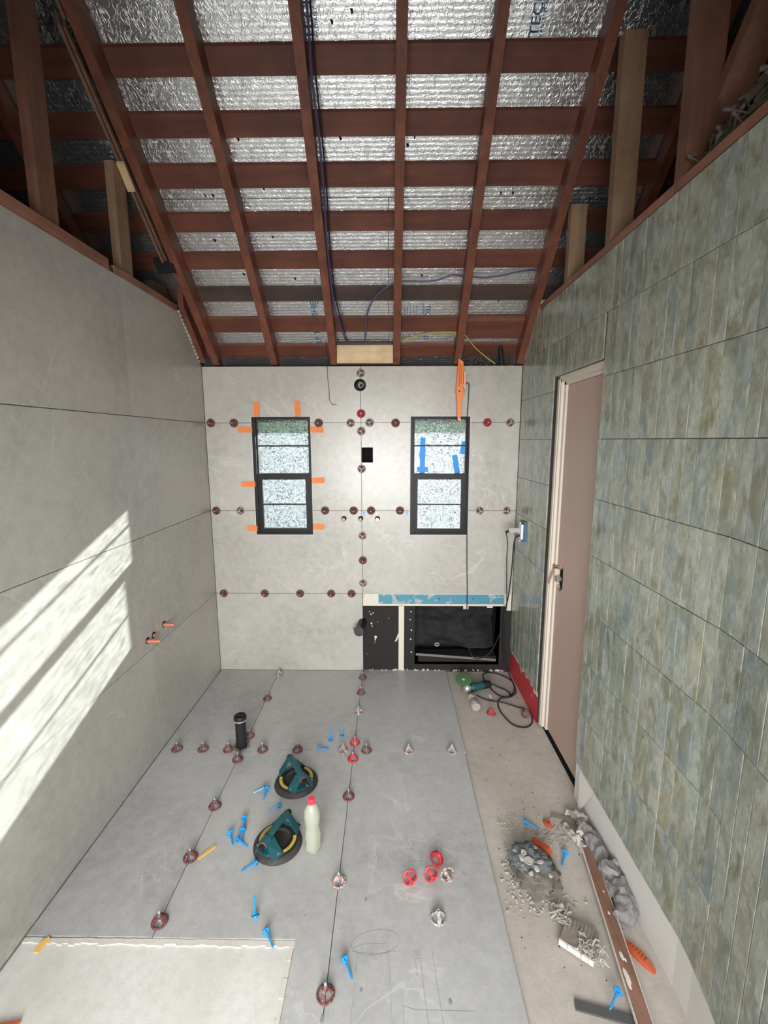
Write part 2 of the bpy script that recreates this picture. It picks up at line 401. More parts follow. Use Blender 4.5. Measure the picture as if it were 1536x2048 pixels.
for i in range(46):
    x = .002+i*.0202; h = .0035+.003*random.random(); y1 = -1.7925; y0 = y1-.014-.008*random.random()
    g.box(x, x+.0203, y0, y1, -.009, -.008+h)
for i in range(30):
    y = -1.80-i*.05; g.box(.908+.006*random.random(), .926, y-.0505, y, -.009, -.006+.003*random.random())
g.build('thinset_ridge', 'thinset', fl, kind='stuff')
# pencil sketch on the tile: thin strokes lying on the surface
g = G()
def stroke(pts, wd=.0009, z=.0004):
    for a, b in zip(pts, pts[1:]): g.bar((*a, z), (*b, z), wd, .0002)
def ell(cx, cy, rx, ry, a0=0, a1=2*PI, n=26, rot=0):
    out = []
    for i in range(n+1):
        a = a0+(a1-a0)*i/n; x, y = rx*math.cos(a), ry*math.sin(a)
        out.append((cx+x*math.cos(rot)-y*math.sin(rot), cy+x*math.sin(rot)+y*math.cos(rot)))
    return out
stroke(ell(1.20, -1.797, .082, .038, rot=.15)); stroke([(1.124, -1.815), (1.16, -1.803), (1.235, -1.80)]); stroke([(1.235, -1.765), (1.24, -1.83)])
stroke([(1.124, -1.825), (1.19, -1.833), (1.27, -1.822)])
stroke([(1.141, -1.828), (1.132, -2.03)], .0010); stroke([(1.243, -1.82), (1.256, -2.03)], .0010)
stroke([(1.325, -1.822), (1.347, -1.820), (1.348, -1.843), (1.326, -1.844), (1.325, -1.822)]); stroke([(1.331, -1.826), (1.341, -1.826), (1.341, -1.838), (1.331, -1.838)])
stroke([(1.331, -1.832), (1.340, -1.832)]); stroke([(1.347, -1.843), (1.362, -2.04)], .0013); stroke([(1.388, -1.822), (1.405, -2.03)], .0013)
stroke([(1.286, -2.03), (1.288, -1.966), (1.32, -1.976), (1.50, -1.978)]); stroke([(1.331, -1.845), (1.335, -1.893), (1.329, -1.88)], .001)
g.build('pencil_sketch', 'pencil', fl)
# small dried specks and chips
g = G()
for i in range(150):
    x = random.uniform(.02, 1.62); y = random.uniform(-2.05, -.03); r = random.uniform(.0012, .003)
    if x < .95 and y < -1.77: continue
    g.lathe([(r, 0), (r*.6, r*.6)], (x, y, 0), n=5)
g.build('mortar_speck', 'mortar_white', fl, kind='stuff')
g = G()
for (x, y, rx, ry) in ((1.16, -1.655, .005, .009), (1.05, -2.0, .006, .012), (.947, -1.715, .004, .005), (1.16, -1.93, .005, .007), (1.43, -1.955, .006, .009), (1.375, -1.50, .004, .004)):
    g.lathe([(1, 0), (.8, .0012)], (x, y, 0), n=9, sx=rx, sy=ry)
g.build('dirt_spot', 'pencil', fl, kind='stuff')

# ================================================================ WALL BACK
BX0, BX1 = -.3, 2.5
win = [(.314, .712, 1.020, 1.830), (1.388, 1.786, 1.020, 1.828)]
g = G(); hl = [(a-.0, b+.0, c-.0, d+.0) for a, b, c, d in win] + [(1.43, 2.045, .045, .495), (1.056, 1.133, 1.522, 1.624)]
us = [BX0, BX1] + [h for a in hl for h in a[:2]]; vs = [-.1, H-.005] + [h for a in hl for h in a[2:]]
g.cells(us, vs, hl, lambda u, v, s_: (u, .014 if s_ == 0 else .15, v))
wb = struct('wall_back', g, 'attic')
def btile(x0, x1, z0, z1, holes=()):
    g = G(); us = [x0+J, x1-J] + [h for a in holes for h in a[:2] if x0 < h < x1]; vs = [z0+J, z1-J] + [h for a in holes for h in a[2:] if z0 < h < z1]
    g.cells(us, vs, holes, lambda u, v, s_: (u, 0 if s_ == 0 else .0125, v)); return g.build('tile', 'stone', wb)
hb = [(a-.003, b+.003, c-.003, d+.003) for a, b, c, d in win] + [(1.056, 1.133, 1.522, 1.624)]
MX = 1.0535
btile(.001, MX, 0, JZ[0], hb); btile(.001, MX, JZ[0], JZ[1], hb); btile(.001, MX, JZ[1], JZ[2], hb); t5 = btile(.001, MX, JZ[2], H, hb)
btile(MX, W-.001, JZ[0], JZ[1], hb); btile(MX, W-.001, JZ[1], JZ[2], hb); t6 = btile(MX, W-.001, JZ[2], H, hb)
for t in (t5, t6): cut(t, G().cyl((1.05, -.02, 2.034), (1.05, .05, 2.034), .040, n=28))
cut(wb, G().cyl((1.05, -.02, 2.034), (1.05, .10, 2.034), .0405, n=28))
g = G().cyl((1.05, .09, 2.034), (1.05, .098, 2.034), .040, n=28).build('junction_back', 'black', wb)
# bottom right bay without tile
G().cells([1.0555, 2.118, 1.43, 2.045], [.0, .592, .045, .495], [(1.43, 2.045, .045, .495)], lambda u, v, s_: (u, .011 if s_ == 0 else .0139, v)).build('felt_sheet', 'black_felt', wb)
g = G().cells([1.0555, 2.117, 1.167, 2.066], [.497, .5895, .511, .583], [(1.167, 2.066, .511, .583)], lambda u, v, s_: (u, .004 if s_ == 0 else .0105, v))
g.box(1.312, 1.351, .004, .0105, .002, .499); g.box(1.775, 1.812, .004, .0105, .474, .498); g.box(1.945, 1.985, .004, .0105, .484, .498); g.box(2.075, 2.117, .003, .0105, .464, .498)
g.build('board_frame', 'cream', wb)
G().box(1.167, 2.066, .008, .0108, .511, .583).build('blue_strip', 'blue_membrane', wb)
G().box(1.06, 1.165, .0015, .006, .52, .589).build('thinset_smear', 'thinset', wb)
g = G()
for xx in (1.30, 1.60, 1.845): g.cyl((xx, .0065, .55), (xx, .009, .55), .004, n=10)
g.build('screw_hole', 'void', wb, kind='stuff')
g = G().add([(1.300, .002, .232), (1.284, .0, .224), (1.335, .003, .355), (1.347, .004, .362)], [(0, 1, 2, 3)]); g.add([(1.300, .004, .232), (1.284, .002, .224), (1.335, .0045, .355), (1.347, .0055, .362)], [(3, 2, 1, 0)])
g.build('peeling_tape', 'cream', wb)
# niche box
g = G(); d = .30
g.box(1.42, 1.43, .014, d, .035, .505); g.box(2.045, 2.055, .014, d, .035, .505); g.box(1.42, 2.055, .014, d, .035, .045); g.box(1.42, 2.055, .014, d, .495, .505); g.box(1.42, 2.055, d, d+.01, .035, .505)
g.build('niche_box', 'black_felt', wb)
g = G(); n = 26; vs = []; fs = []
for i in range(n+1):
    for j in range(n+1):
        u, v = i/n, j/n; x = 1.436+.60*u; z = .12+.37*v
        y = .17 + .05*math.sin(u*6+v*3) + .06*noise.noise(Vector((u*3, v*3, 1))) + .03*noise.noise(Vector((u*8, v*7, 5)))
        vs.append((x, y, z))
for i in range(n):
    for j in range(n): a = i*(n+1)+j; fs.append((a, a+1, a+n+2, a+n+1))
g.add(vs, fs); g.build('draped_sheet', 'black_cloth', wb, smooth=True, fix=False)
G().bar((1.44, .03, .115), (2.03, .035, .070), .008, .016).build('grey_rail', plain('rail_grey', (.16, .16, .155), .6), wb)
G().box(1.46, 2.035, .05, .16, .0455, .09).build('niche_sill', 'black_felt', wb)
g = G().torus((1.60, .085, .165), .014, .005, (0, 1, .3)); g.build('washer', plain('washer_grey', (.32, .31, .28), .6), wb)
g = G()
for i in range(60):
    x = random.uniform(1.06, 2.11); r = random.uniform(.003, .009)
    g.lathe([(1, 0), (.5, 1)], (x, .008, .004), n=7, sx=r*2.2, sy=.003+r*.4) if False else g.lathe([(r, 0), (r*.5, .006)], (x, .006, random.uniform(-.004, .006)), (0, -1, .3), n=6)
g.build('mortar_crumb', 'thinset', wb, kind='stuff')
# white splashes on the felt
g = G()
for (x, z, r) in ((1.115, .36, .006), (1.12, .34, .004), (1.145, .255, .009), (1.142, .235, .005), (1.138, .215, .003), (1.112, .43, .005), (1.10, .45, .003), (1.128, .44, .004), (1.40, .45, .004), (1.395, .39, .004), (1.405, .31, .005), (1.40, .24, .005), (1.16, .37, .003), (1.405, .14, .005), (1.24, .40, .003)):
    g.lathe([(1, 0), (.6, .001)], (x, .0108, z), (0, -1, 0), n=9, sx=r, sy=r*1.3)
g.build('splash', 'white_board', wb, kind='stuff')
G().box(1.056, 1.133, .10, .102, 1.522, 1.624).build('opening_back', 'void', wb)

# windows
def window(idx, x0, pane):
    z0, z1 = 1.020, 1.829; x1 = x0+.398
    g = G(); fw = .016
    g.cells([x0, x1, x0+.022, x1-.012], [z0, z1, z0+.015, z1-.012], [(x0+.022, x1-.012, z0+.015, z1-.012)], lambda u, v, s_: (u, -.003 if s_ == 0 else .12, v))
    wo = struct('window_%d' % idx, g, 'frame', bevel=.0015)
    # upper sash (further out) and lower sash (nearer)
    G().cells([x0+.022, x1-.012, x0+.028, x1-.022], [1.425, 1.817, 1.448, 1.811], [(x0+.028, x1-.022, 1.448, 1.811)], lambda u, v, s_: (u, .028 if s_ == 0 else .055, v)).build('upper_sash', 'frame', wo, bevel=.001)
    G().cells([x0+.022, x1-.012, x0+.052, x1-.046], [1.035, 1.447, 1.064, 1.405], [(x0+.052, x1-.046, 1.064, 1.405)], lambda u, v, s_: (u, .008 if s_ == 0 else .032, v)).build('lower_sash', 'frame', wo, bevel=.0015)
    G().cells([x0+.030, x1-.018, x0+.036, x1-.024], [1.043, 1.440, 1.049, 1.434], [(x0+.036, x1-.024, 1.049, 1.434)], lambda u, v, s_: (u, .004 if s_ == 0 else .009, v)).build('sash_bead', 'frame', wo)
    G().box(x0+.028, x1-.022, .034, .048, 1.630, 1.640).build('glazing_bar', 'frame', wo)
    G().box(x0+.052, x1-.046, .016, .028, 1.228, 1.237).build('glazing_bar', 'frame', wo)
    for za, zb, ya, i0, i1 in ((1.640, 1.811, .040, .028, .022), (1.448, 1.630, .040, .028, .022), (1.237, 1.405, .020, .052, .046), (1.064, 1.228, .020, .052, .046)):
        G().box(x0+i0, x1-i1, ya, ya+.003, za, zb).build('pane', pane, wo)
    g = G(); e = .0035
    g.cells([x0-e, x1+e, x0, x1], [z0-e, z1+e, z0, z1], [(x0, x1, z0, z1)], lambda u, v, s_: (u, -.0025 if s_ == 0 else .012, v)); g.build('edge_trim', 'white_board', wo)
    G().box(x0+.2, x0+.26, .002, .006, 1.418, 1.426).build('sash_lift', 'frame', wo)
    return wo
w1 = window(1, .314, 'pane_l'); w2 = window(2, 1.388, 'pane_r')
# eave, garden fence, trees and ground outside
g = G().box(-14, 16, -18, 16, -.6, -.5); struct('ground_outside', g, 'ground')
fence = thing('garden_fence', 'white board fence standing outside beyond the windows', 'fence', (1, 8, -.5))
for i in range(38):
    x = -5+i*.32; G().box(x+.0004, x+.3196, 8.0+.0003*(i % 2), 8.03, -.5, 1.85+.004*(i % 3)).build('board', 'fence', fence)
for i in range(5):
    x = -4.9+i*2.9; G().box(x, x+.09, 8.03, 8.12, -.5, 1.8).build('post', 'fence', fence)
for i in range(4):
    x = (-6.4, -1.9, 2.7, 7.2)[i]; tr = thing('hedge_tree', ['dark green hedge tree behind the fence, seen through the left window', 'blue-green hedge tree behind the fence, seen through the right window', 'dark hedge tree behind the fence, middle of the row', 'dark hedge tree at the left end of the row behind the fence', 'dark hedge tree second from the right end behind the fence', 'dark hedge tree at the right end of the row behind the fence', ''][[3, 0, 1, 5][i]], 'tree', (x, 10.3, -.5), 'hedge trees behind the fence')
    g = G(); n1, n2 = 22, 14; vs = []; fs = []
    for a in range(n1):
        for b in range(n2+1):
            th, ph = 2*PI*a/n1, PI*b/n2; dv = Vector((math.sin(ph)*math.cos(th), math.sin(ph)*math.sin(th), math.cos(ph)))
            rr = 1+.28*noise.noise(dv*2.3+Vector((i*3, 0, 0)))+.16*noise.noise(dv*6+Vector((0, i*5, 0)))
            vs.append(Vector((x, 10.3, 1.75)) + Vector((dv.x*1.5, dv.y*1.1, dv.z*2.2))*rr)
    for a in range(n1):
        for b in range(n2): c1, c2 = a*(n2+1)+b, ((a+1) % n1)*(n2+1)+b; fs.append((c1, c1+1, c2+1, c2))
    g.add(vs, fs); g.build('foliage', 'foliage', tr); G().cyl((x, 10.3, -.5), (x, 10.3, .6), .11, .07, 10).build('trunk', 'redwood_z', tr)

# ================================================================ WALL LEFT
def rakey(z): return (2.165-z)/SL
g = G(); pts = [(-4.7, -.1), (.014, -.1), (.014, 2.14), (-.272, TOP), (-4.7, TOP)]
wl = struct('wall_left', G().prism([(-.014, y, z) for y, z in pts], (-.08, 0, 0)), 'attic')
def ltile(y0, y1, z0, z1):
    y0 += J; y1 -= J; z0 += J; z1 -= J
    poly = [(y0, z0), (y1, z0), (y1, z1), (y0, z1)]
    if z1 > 2.15 and y1 > -.3:
        z1 = TOP; poly = [(y0, z0), (y1, z0), (y1, 2.155), (-.265, z1), (y0, z1)]
    return G().prism([(0, y, z) for y, z in poly], (-.0135, 0, 0)).build('tile', 'stone', wl)
zr = (0, JZ[0], JZ[1], JZ[2], TOP)
for a, b in zip(zr, zr[1:]):
    for ya, yb in ((-.862, .0), (-2.08, -.862), (-3.30, -2.08), (-4.5, -3.3)): ltile(ya, yb, a, b)
G().box(-.09, .002, -.90, -.30, TOP+.001, TOP+.035).build('top_plate', 'plate', wl)
G().box(-.09, .004, -2.9, -.945, TOP+.001, TOP+.045).build('top_plate', 'plate', wl)
G().box(-.09, -.004, -.945, -.90, TOP+.001, TOP+.02).build('plate_end', 'redwood_x2', wl)
G().box(-.052, -.012, -1.305, -1.215, TOP+.045, 3.38).build('stud', 'redwood_z', wl)
G().box(-.052, -.012, -.815, -.722, TOP+.035, 2.93).build('stud', 'tan_z', wl)
G().box(-.052, -.012, -2.10, -2.01, TOP+.045, 4.1).build('stud', 'redwood_z', wl)
g = G(); pts = [(-.30, TOP+.03), (-.62, TOP+.03), (-.52, TOP+.10), (-.36, TOP+.12)]
g.prism([(-.03, y, z) for y, z in pts], (-.03, 0, 0)); g.build('gusset', 'redwood_x2', wl)
g = G()
for i in range(14):
    y = -.02-i*.019; a = random.uniform(.002, .006)
    g.box(-.006-a, .002+a*.4, y-.02, y, 2.163-SL*y-.004, 2.168-SL*y+a)
g.build('caulk_bead', 'thinset', wl, kind='stuff')
# copper stubs on the left wall
stubs = [((-.905, .652), .055, 'copper stub pipe in the left wall, nearest to the sun patch'), ((-.845, .655), .012, 'short copper stub pipe between the two longer ones on the left wall'), ((-.735, .668), .045, 'copper stub pipe in the left wall, nearest to the back corner')]
for (y, z), ln, lb in stubs:
    t = thing('copper_stub', lb, 'pipe', (0, y, z)); g = G().cyl((-.01, y, z), (ln, y, z), .0115, n=18)
    if ln > .02: g.cyl((ln, y, z), (ln+.012, y, z), .0095, .008, 14)
    g.build('pipe', 'copper', t, smooth=True)
    G().lathe([(.0125, 0), (.0135, .001), (.0175, .0012), (.0175, 0.0)], (.0003, y, z+.003), (1, 0, 0), 20).build('hole_rim', 'void', t)

# ================================================================ WALL RIGHT (bends in slightly near the camera)
def wx(y):
    d = max(0, min(-1.90-y, .42)); return W - .24*d*d/(d+.12)
def wrot(y): return math.atan2(wx(y+.002)-wx(y-.002), .004)
g = G()
for ya, yb, za, zb in ((-.60, .014, -.1, TOP-.01), (-1.15, -.60, 2.0, TOP-.01), (-1.90, -1.15, -.1, TOP-.01), (-1.98, -1.90, -.1, TOP-.01), (-2.1, -1.98, -.1, TOP-.01), (-2.32, -2.1, -.1, TOP-.01), (-4.7, -2.32, -.1, TOP-.01)):
    pa, pb = wx(ya), wx(yb)
    g.prism([(pa+.012, ya, za), (pb+.012, yb, za), (pb+.012, yb, zb), (pa+.012, ya, zb)], (.03, 0, 0))
wr = struct('wall_right', g, 'mortar')
G().box(2.1285, 2.142, -.6015, -.598, .0, 2.0).build('board_edge', 'attic', wr)
G().box(2.1285, 2.1318, -.598, .0, -.013, .175).build('red_strip', 'red_membrane', wr)
g = G()
for i in range(22):
    y = -.02-i*.026; g.box(2.1268, 2.1288, y-.0262, y, -.013+.19-.02*random.random(), .185)
g.build('paper_edge', 'white_board', wr, kind='stuff')
rows = [.182, .440, .688, .931, 1.177, 1.424, 1.675, 1.927, 2.178, 2.415]
ys = [-.002]
while ys[-1] > -4.4: ys.append(ys[-1]-random.choice((.049, .052, .052, .055, .060)))
G_T = .0075
meshes = {}
def gtile_mesh(wd, ht):
    key = (round(wd, 3), round(ht, 3))
    if key not in meshes:
        a, b = wd/2-.0009, ht/2-.0010; e = .0009
        vs = [(0, -a+e, -b+e), (0, a-e, -b+e), (0, a-e, b-e), (0, -a+e, b-e), (e*.8, -a, -b), (e*.8, a, -b), (e*.8, a, b), (e*.8, -a, b), (G_T, -a, -b), (G_T, a, -b), (G_T, a, b), (G_T, -a, b)]
        fs = [(3, 2, 1, 0)] + [(i, (i+1) % 4, 4+(i+1) % 4, 4+i) for i in range(4)] + [(4+i, 4+(i+1) % 4, 8+(i+1) % 4, 8+i) for i in range(4)] + [(8, 9, 10, 11)]
        me = bpy.data.meshes.new('tile'); me.from_pydata(vs, [], fs); me.materials.append(MT['glaze']); meshes[key] = me
    return meshes[key]
far = []; count = 0
order = []
for i in range(len(ys)-1):
    for j in range(9):
        y1, y0 = ys[i], ys[i+1]; yc = (y0+y1)/2; z0, z1 = rows[j], rows[j+1]
        if -1.15 < yc < -.60 and z1 <= 2.0+.02: continue
        if -1.15 < yc < -.60 and z0 < 2.0: z0 = 2.0
        a, b = y0, y1
        if z0 < 2.0 and y0 < -1.15 < y1: b = min(y1, -1.15)
        if z0 < 2.0 and y0 < -.60 < y1: a = -.60
        if b-a < .008: continue
        order.append((a, b, z0, z1))
order.sort(key=lambda t: 0 if -2.35 < t[0] < -1.1 else 1 if (t[0] >= -1.1 and t[2] > 1.9) else 2)
cf = G(); rv = []
for (a, b, z0, z1) in order:
    yc = (a+b)/2; dx = random.uniform(-.0006, .0006)
    if count < 298 and -2.5 < a:
        o = bpy.data.objects.new('tile', gtile_mesh(b-a, z1-z0)); COL.objects.link(o); o.parent = wr
        o.location = (wx(yc)+dx, yc, (z0+z1)/2)
        o.rotation_euler = (0, random.uniform(-.004, .004), -wrot(yc)+random.uniform(-.006, .006))
        count += 1
    else:
        me = gtile_mesh(b-a, z1-z0); rnd = random.random(); c = Vector((wx(yc)+dx, yc, (z0+z1)/2))
        rot = Matrix.Rotation(-wrot(yc), 3, 'Z')
        cf.add([rot @ v.co + c for v in me.vertices], [tuple(p.vertices) for p in me.polygons]); rv += [rnd]*len(me.polygons)
me = bpy.data.meshes.new('tile'); me.from_pydata(cf.v, [], cf.f); me.materials.append(MT['glaze_far'])
at = me.attributes.new('rnd', 'FLOAT', 'FACE'); at.data.foreach_set('value', rv)
o = bpy.data.objects.new('tile_field', me); COL.objects.link(o); o.parent = wr; o['kind'] = 'stuff'
# white base board strip stands out slightly at the foot
G().prism([(2.1285, -1.15, -.013), (2.1285, -1.90, -.013), (2.1285, -1.90, .178), (2.1285, -1.15, .178)], (.0035, 0, 0)).build('base_board', 'white_board', wr)
g = G()
for ya, yb in ((-1.902, -1.98), (-1.98, -2.1), (-2.1, -2.32), (-2.32, -4.3)): g.prism([(wx(ya)+.0085, ya, -.013), (wx(yb)+.0085, yb, -.013), (wx(yb)+.0085, yb, .178), (wx(ya)+.0085, ya, .178)], (.0035, 0, 0))
g.build('base_board', 'white_board', wr)
G().add([(2.127, -1.19, .175), (2.127, -1.34, .175), (2.105, -1.25, -.005), (2.1275, -1.16, .10)], [(0, 1, 2, 3)]).add([(2.129, -1.19, .175), (2.129, -1.34, .175), (2.107, -1.25, -.005), (2.129, -1.16, .10)], [(3, 2, 1, 0)]).build('paper_flap', 'white_board', wr)
for ya, yb in ((-1.075, -.28), (-1.52, -1.08), (-2.9, -1.525)):
    G().box(2.124, 2.215, ya, yb, TOP, TOP+.030).build('top_plate', 'plate', wr)
for x0, x1, y0, y1, zt, m_ in ((2.128, 2.205, -.672, -.630, 2.80, 'tan_z'), (2.128, 2.215, -1.105, -1.062, 3.19, 'tan_z'), (2.128, 2.215, -1.560, -1.512, 3.66, 'redwood_z'), (2.128, 2.215, -2.05, -2.01, 4.1, 'redwood_z')):
    G().box(x0, x1, y0, y1, TOP+.030, zt).build('stud', m_, wr)
G().bar((2.25, -1.32, 2.42), (2.25, -1.98, 3.15), .04, .09, (1, 0, 0)).build('brace', 'redwood_z', wr)

# ---- door in the right wall
g = G().box(2.142, 2.185, -.644, -.602, -.0, 1.998); g.box(2.142, 2.185, -1.148, -.602, 1.968, 1.998); g.box(2.164, 2.185, -1.32, -1.22, 0, 1.998)
dr = struct('door_1', g, 'cream', bevel=.002)
g = G().box(2.137, 2.1425, -.630, -.604, 0, 1.998); g.box(2.137, 2.1425, -1.148, -.604, 1.982, 1.998)
g.build('frame_bead', 'cream', dr, bevel=.0015)
g = G().box(2.156, 2.185, -.672, -.644, 0, 1.968); g.box(2.156, 2.185, -1.148, -.644, 1.952, 1.968)
g.build('door_stop', 'cream', dr, bevel=.0015)
slab = G().box(2.166, 2.20, -1.22, -.6735, .012, 1.950).build('door_slab', 'door', dr)
hole = [(-.66, .99), (-.66, .900), (-.690, .868), (-.730, .862), (-.757, .885), (-.760, .945), (-.752, 1.03), (-.746, 1.055), (-.730, 1.02), (-.715, .99), (-.695, .975)]
cut(slab, G().prism([(2.16, y, z) for y, z in hole], (.025, 0, 0)))
G().prism([(2.1845, y, z) for y, z in hole], (.0003, 0, 0)).build('bore_back', 'void', dr)
g = G().cyl((2.168, -.690, .922), (2.184, -.690, .922), .016, n=14); g.box(2.158, 2.172, -.705, -.674, .904, .940)
for i in range(3): g.box(2.154, 2.158, -.703, -.676, .908+i*.010, .913+i*.010)
g.build('latch', 'steel', dr, bevel=.001)
G().cyl((2.148, -.668, .985), (2.17, -.668, .985), .012, n=12).build('latch_bolt', 'brass', dr)
G().prism([(2.132, -.630, .890), (2.132, -.658, .878), (2.146, -.682, .965), (2.146, -.658, .975)], (.001, 0, 0)).build('paper_tag', 'door', dr)
G().box(2.155, 2.60, -1.40, -.60, -.0138, -.011).build('gap_shade', 'void', dr)  # black sheet: shade of the gap beneath the door put into colour
G().box(2.205, 2.222, -1.40, -.5, 0, 2.0).build('backing', 'void', dr)
G().box(2.1355, 2.137, -.618, -.609, 1.984, 1.992).build('tape_mark', 'box_blue', dr)

# ---- outlet by the corner
ot = thing('power_outlet', 'uncovered white power outlet in a blue box beside the back corner', 'outlet', (2.12, -.17, 1.10))
G().box(2.108, 2.1195, -.245, -.165, 1.025, 1.145).build('box', 'box_blue', ot)
G().box(2.094, 2.108, -.225, -.165, 1.035, 1.135).build('receptacle', 'white', ot, bevel=.003)
G().box(2.088, 2.0945, -.215, -.175, 1.022, 1.032).build('strap', 'steel', ot); G().box(2.088, 2.0945, -.215, -.175, 1.138, 1.148).build('strap', 'steel', ot)
G().box(2.105, 2.118, -.25, -.15, 1.148, 1.153).build('bracket', 'brass', ot)
ad = thing('plug_adapter', 'clear angular plug adapter sticking out of the outlet', 'adapter', (2.09, -.19, 1.09))
G().box(2.022, 2.0935, -.205, -.180, 1.078, 1.108).build('body', 'clear', ad, bevel=.003)
G().cyl((2.0225, -.192, 1.085), (2.002, -.192, 1.079), .010, .007, 12).build('plug', 'cord', ad)

# ================================================================ CEILING / ROOF
def slab_on_roof(g, x0, x1, ya, yb, o0, o1):
    vs = [rf(x, y, o) for o in (o0, o1) for y in (ya, yb) for x in (x0, x1)]
    return g.add(vs, [(0, 2, 3, 1), (4, 5, 7, 6), (0, 1, 5, 4), (2, 6, 7, 3), (0, 4, 6, 2), (1, 3, 7, 5)])
RO = .122
YE, YR = .46, -2.42
ce = struct('ceiling', slab_on_roof(G(), -1.3, 3.4, YR, YE, RO+.050, RO+.075), 'attic')
g = G(); zr_ = 2.165+RO+.05-SL*YR
g.cells([-1.3, 3.4], [-5.0, YR], [], lambda u, v, s_: (u, v, zr_+(v-YR)*.969+(0 if s_ == 0 else .03)))
g.build('rear_slope', 'attic', ce)
fo = [(-1.3, 1.238, -.588, YE), (1.241, 3.4, -.588, YE), (-1.3, .112, YR, -.591), (.115, 3.4, YR, -.591)]
for x0, x1, y0, y1 in fo: slab_on_roof(G(), x0, x1, y0, y1, RO+.0165, RO+.049).build('foil_panel', 'foil', ce)
bat = [(-.991, -.92), (-.842, -.774), (-.705, -.632), (-.557, -.49), (-.418, -.351), (-.28, -.215), (-.142, -.068), (-.006, .064)]
y = -1.135
while y > -2.4: bat.append((y-.072, y)); y -= .143
for i, (a, b) in enumerate(bat):
    j = random.uniform(0, .004)
    slab_on_roof(G(), -1.25, 3.35, a+.006, b, RO+.001, RO+.0135).build('batten', 'redwood_x2' if i == 5 else 'redwood_x', ce)
def rafter(xb, xt, wd=.044, x_cut=None, d0=0):
    yt = -1.14; sl = (xt-xb)/yt
    g = G(); X = lambda y: xb + sl*y
    vs = []
    for o in (d0, RO):
        for y in (-.0 if o == d0 else .0, YR+.02):
            for s_ in (-1, 1): vs.append((X(y)+s_*wd/2, y, 2.165+o-SL*y))
    # foot: plumb end, tail carried on past the wall
    g.add(vs, [(0, 2, 3, 1), (4, 5, 7, 6), (0, 1, 5, 4), (2, 6, 7, 3), (0, 4, 6, 2), (1, 3, 7, 5)])
    g.box(X(0)-wd/2, X(0)+wd/2, 0, .15, 2.165, 2.165+RO-SL*.15 if RO-SL*.15 > 0 else 2.168)
    return g.build('rafter', 'redwood_y', ce)
for xb, xt in ((.100, .054), (.484, .471), (.880, .893), (1.292, 1.293), (1.692, 1.669), (2.101, 2.099)): rafter(xb, xt)
for xb in (-.42, 2.52, 2.94, -.84): rafter(xb, xb, d0=.02)
# doubled rafter and laths on the left
g = G()
def onr(g, x0, x1, ya, yb, o0, o1): return slab_on_roof(g, x0, x1, ya, yb, o0, o1)
onr(G(), .008, .040, -.30, -.02, -.01, .10).build('rafter_sister', 'redwood_y', ce)
def skew(xa, xb, ya, yb, wd, o0, o1, name, mat):
    g = G(); vs = []
    for o in (o0, o1):
        for x, y in ((xa, ya), (xb, yb)):
            for s_ in (-1, 1): vs.append(rf(x+s_*wd/2, y, o))
    g.add(vs, [(0, 1, 3, 2), (4, 6, 7, 5), (0, 4, 5, 1), (2, 3, 7, 6), (0, 2, 6, 4), (1, 5, 7, 3)]); return g.build(name, mat, ce)
skew(-.012, .020, -1.10, -.46, .012, 0, .035, 'lath', 'lath'); skew(.004, .037, -1.09, -.46, .010, .01, .035, 'lath', 'lath'); skew(-.005, .020, -1.95, -1.11, .012, .0, .035, 'lath', 'lath')
onr(G(), -.007, .030, -.795, -.716, -.012, -.001).build('shim_block', 'pine_x', ce)
onr(G(), -.03, .075, -.47, -.43, .0, .03).build('bracket', 'black', ce)
G().box(.903, 1.268, -.028, .010, 2.170, 2.282).build('blocking', 'pine_x', ce)
G().box(.903, 1.268, -.020, .012, 2.2825, 2.298).build('blocking', 'redwood_x2', ce)
onr(G(), 1.715, 2.078, -.145, -.06, .090, .118).build('blocking', 'redwood_x', ce)
G().box(-.2, 2.3, .02, .06, 2.11, 2.150).build('wall_plate', 'attic', ce)
pp = G().cyl((1.99, .02, 2.15), (1.965, .02, 2.32), .016, n=14).build('vent_pipe', 'black', ce)
g = G(); n = 0
for (cx, cy) in ((1.88, .03), (2.02, .035), (1.80, .03)):
    for i in range(26):
        x, y, z = cx+random.gauss(0, .02), cy+random.gauss(0, .006), 2.20+random.gauss(0, .02)
        g.tube([(x, y, z), (x+random.gauss(0, .012), y+random.gauss(0, .006), z+random.gauss(0, .012)), (x+random.gauss(0, .02), y, z+random.gauss(0, .02))], .0022, 4, sub=2)
g.build('dried_fibres', 'insul', ce, kind='stuff')
g = G()
for i in range(150):
    t = i/149; y = -1.60-t*.9; x = 2.17+.02*math.sin(i*2.1); z = TOP+.045+.055*random.random()+.07*t
    g.tube([(x, y, z-.03), (x+random.gauss(0, .03), y+random.gauss(0, .04), z), (x+random.gauss(0, .02), y+random.gauss(0, .05), z+.01)], [.002, .006, .003], 6, sub=3)
g.build('insulation_tuft', 'insul', ce, kind='stuff')
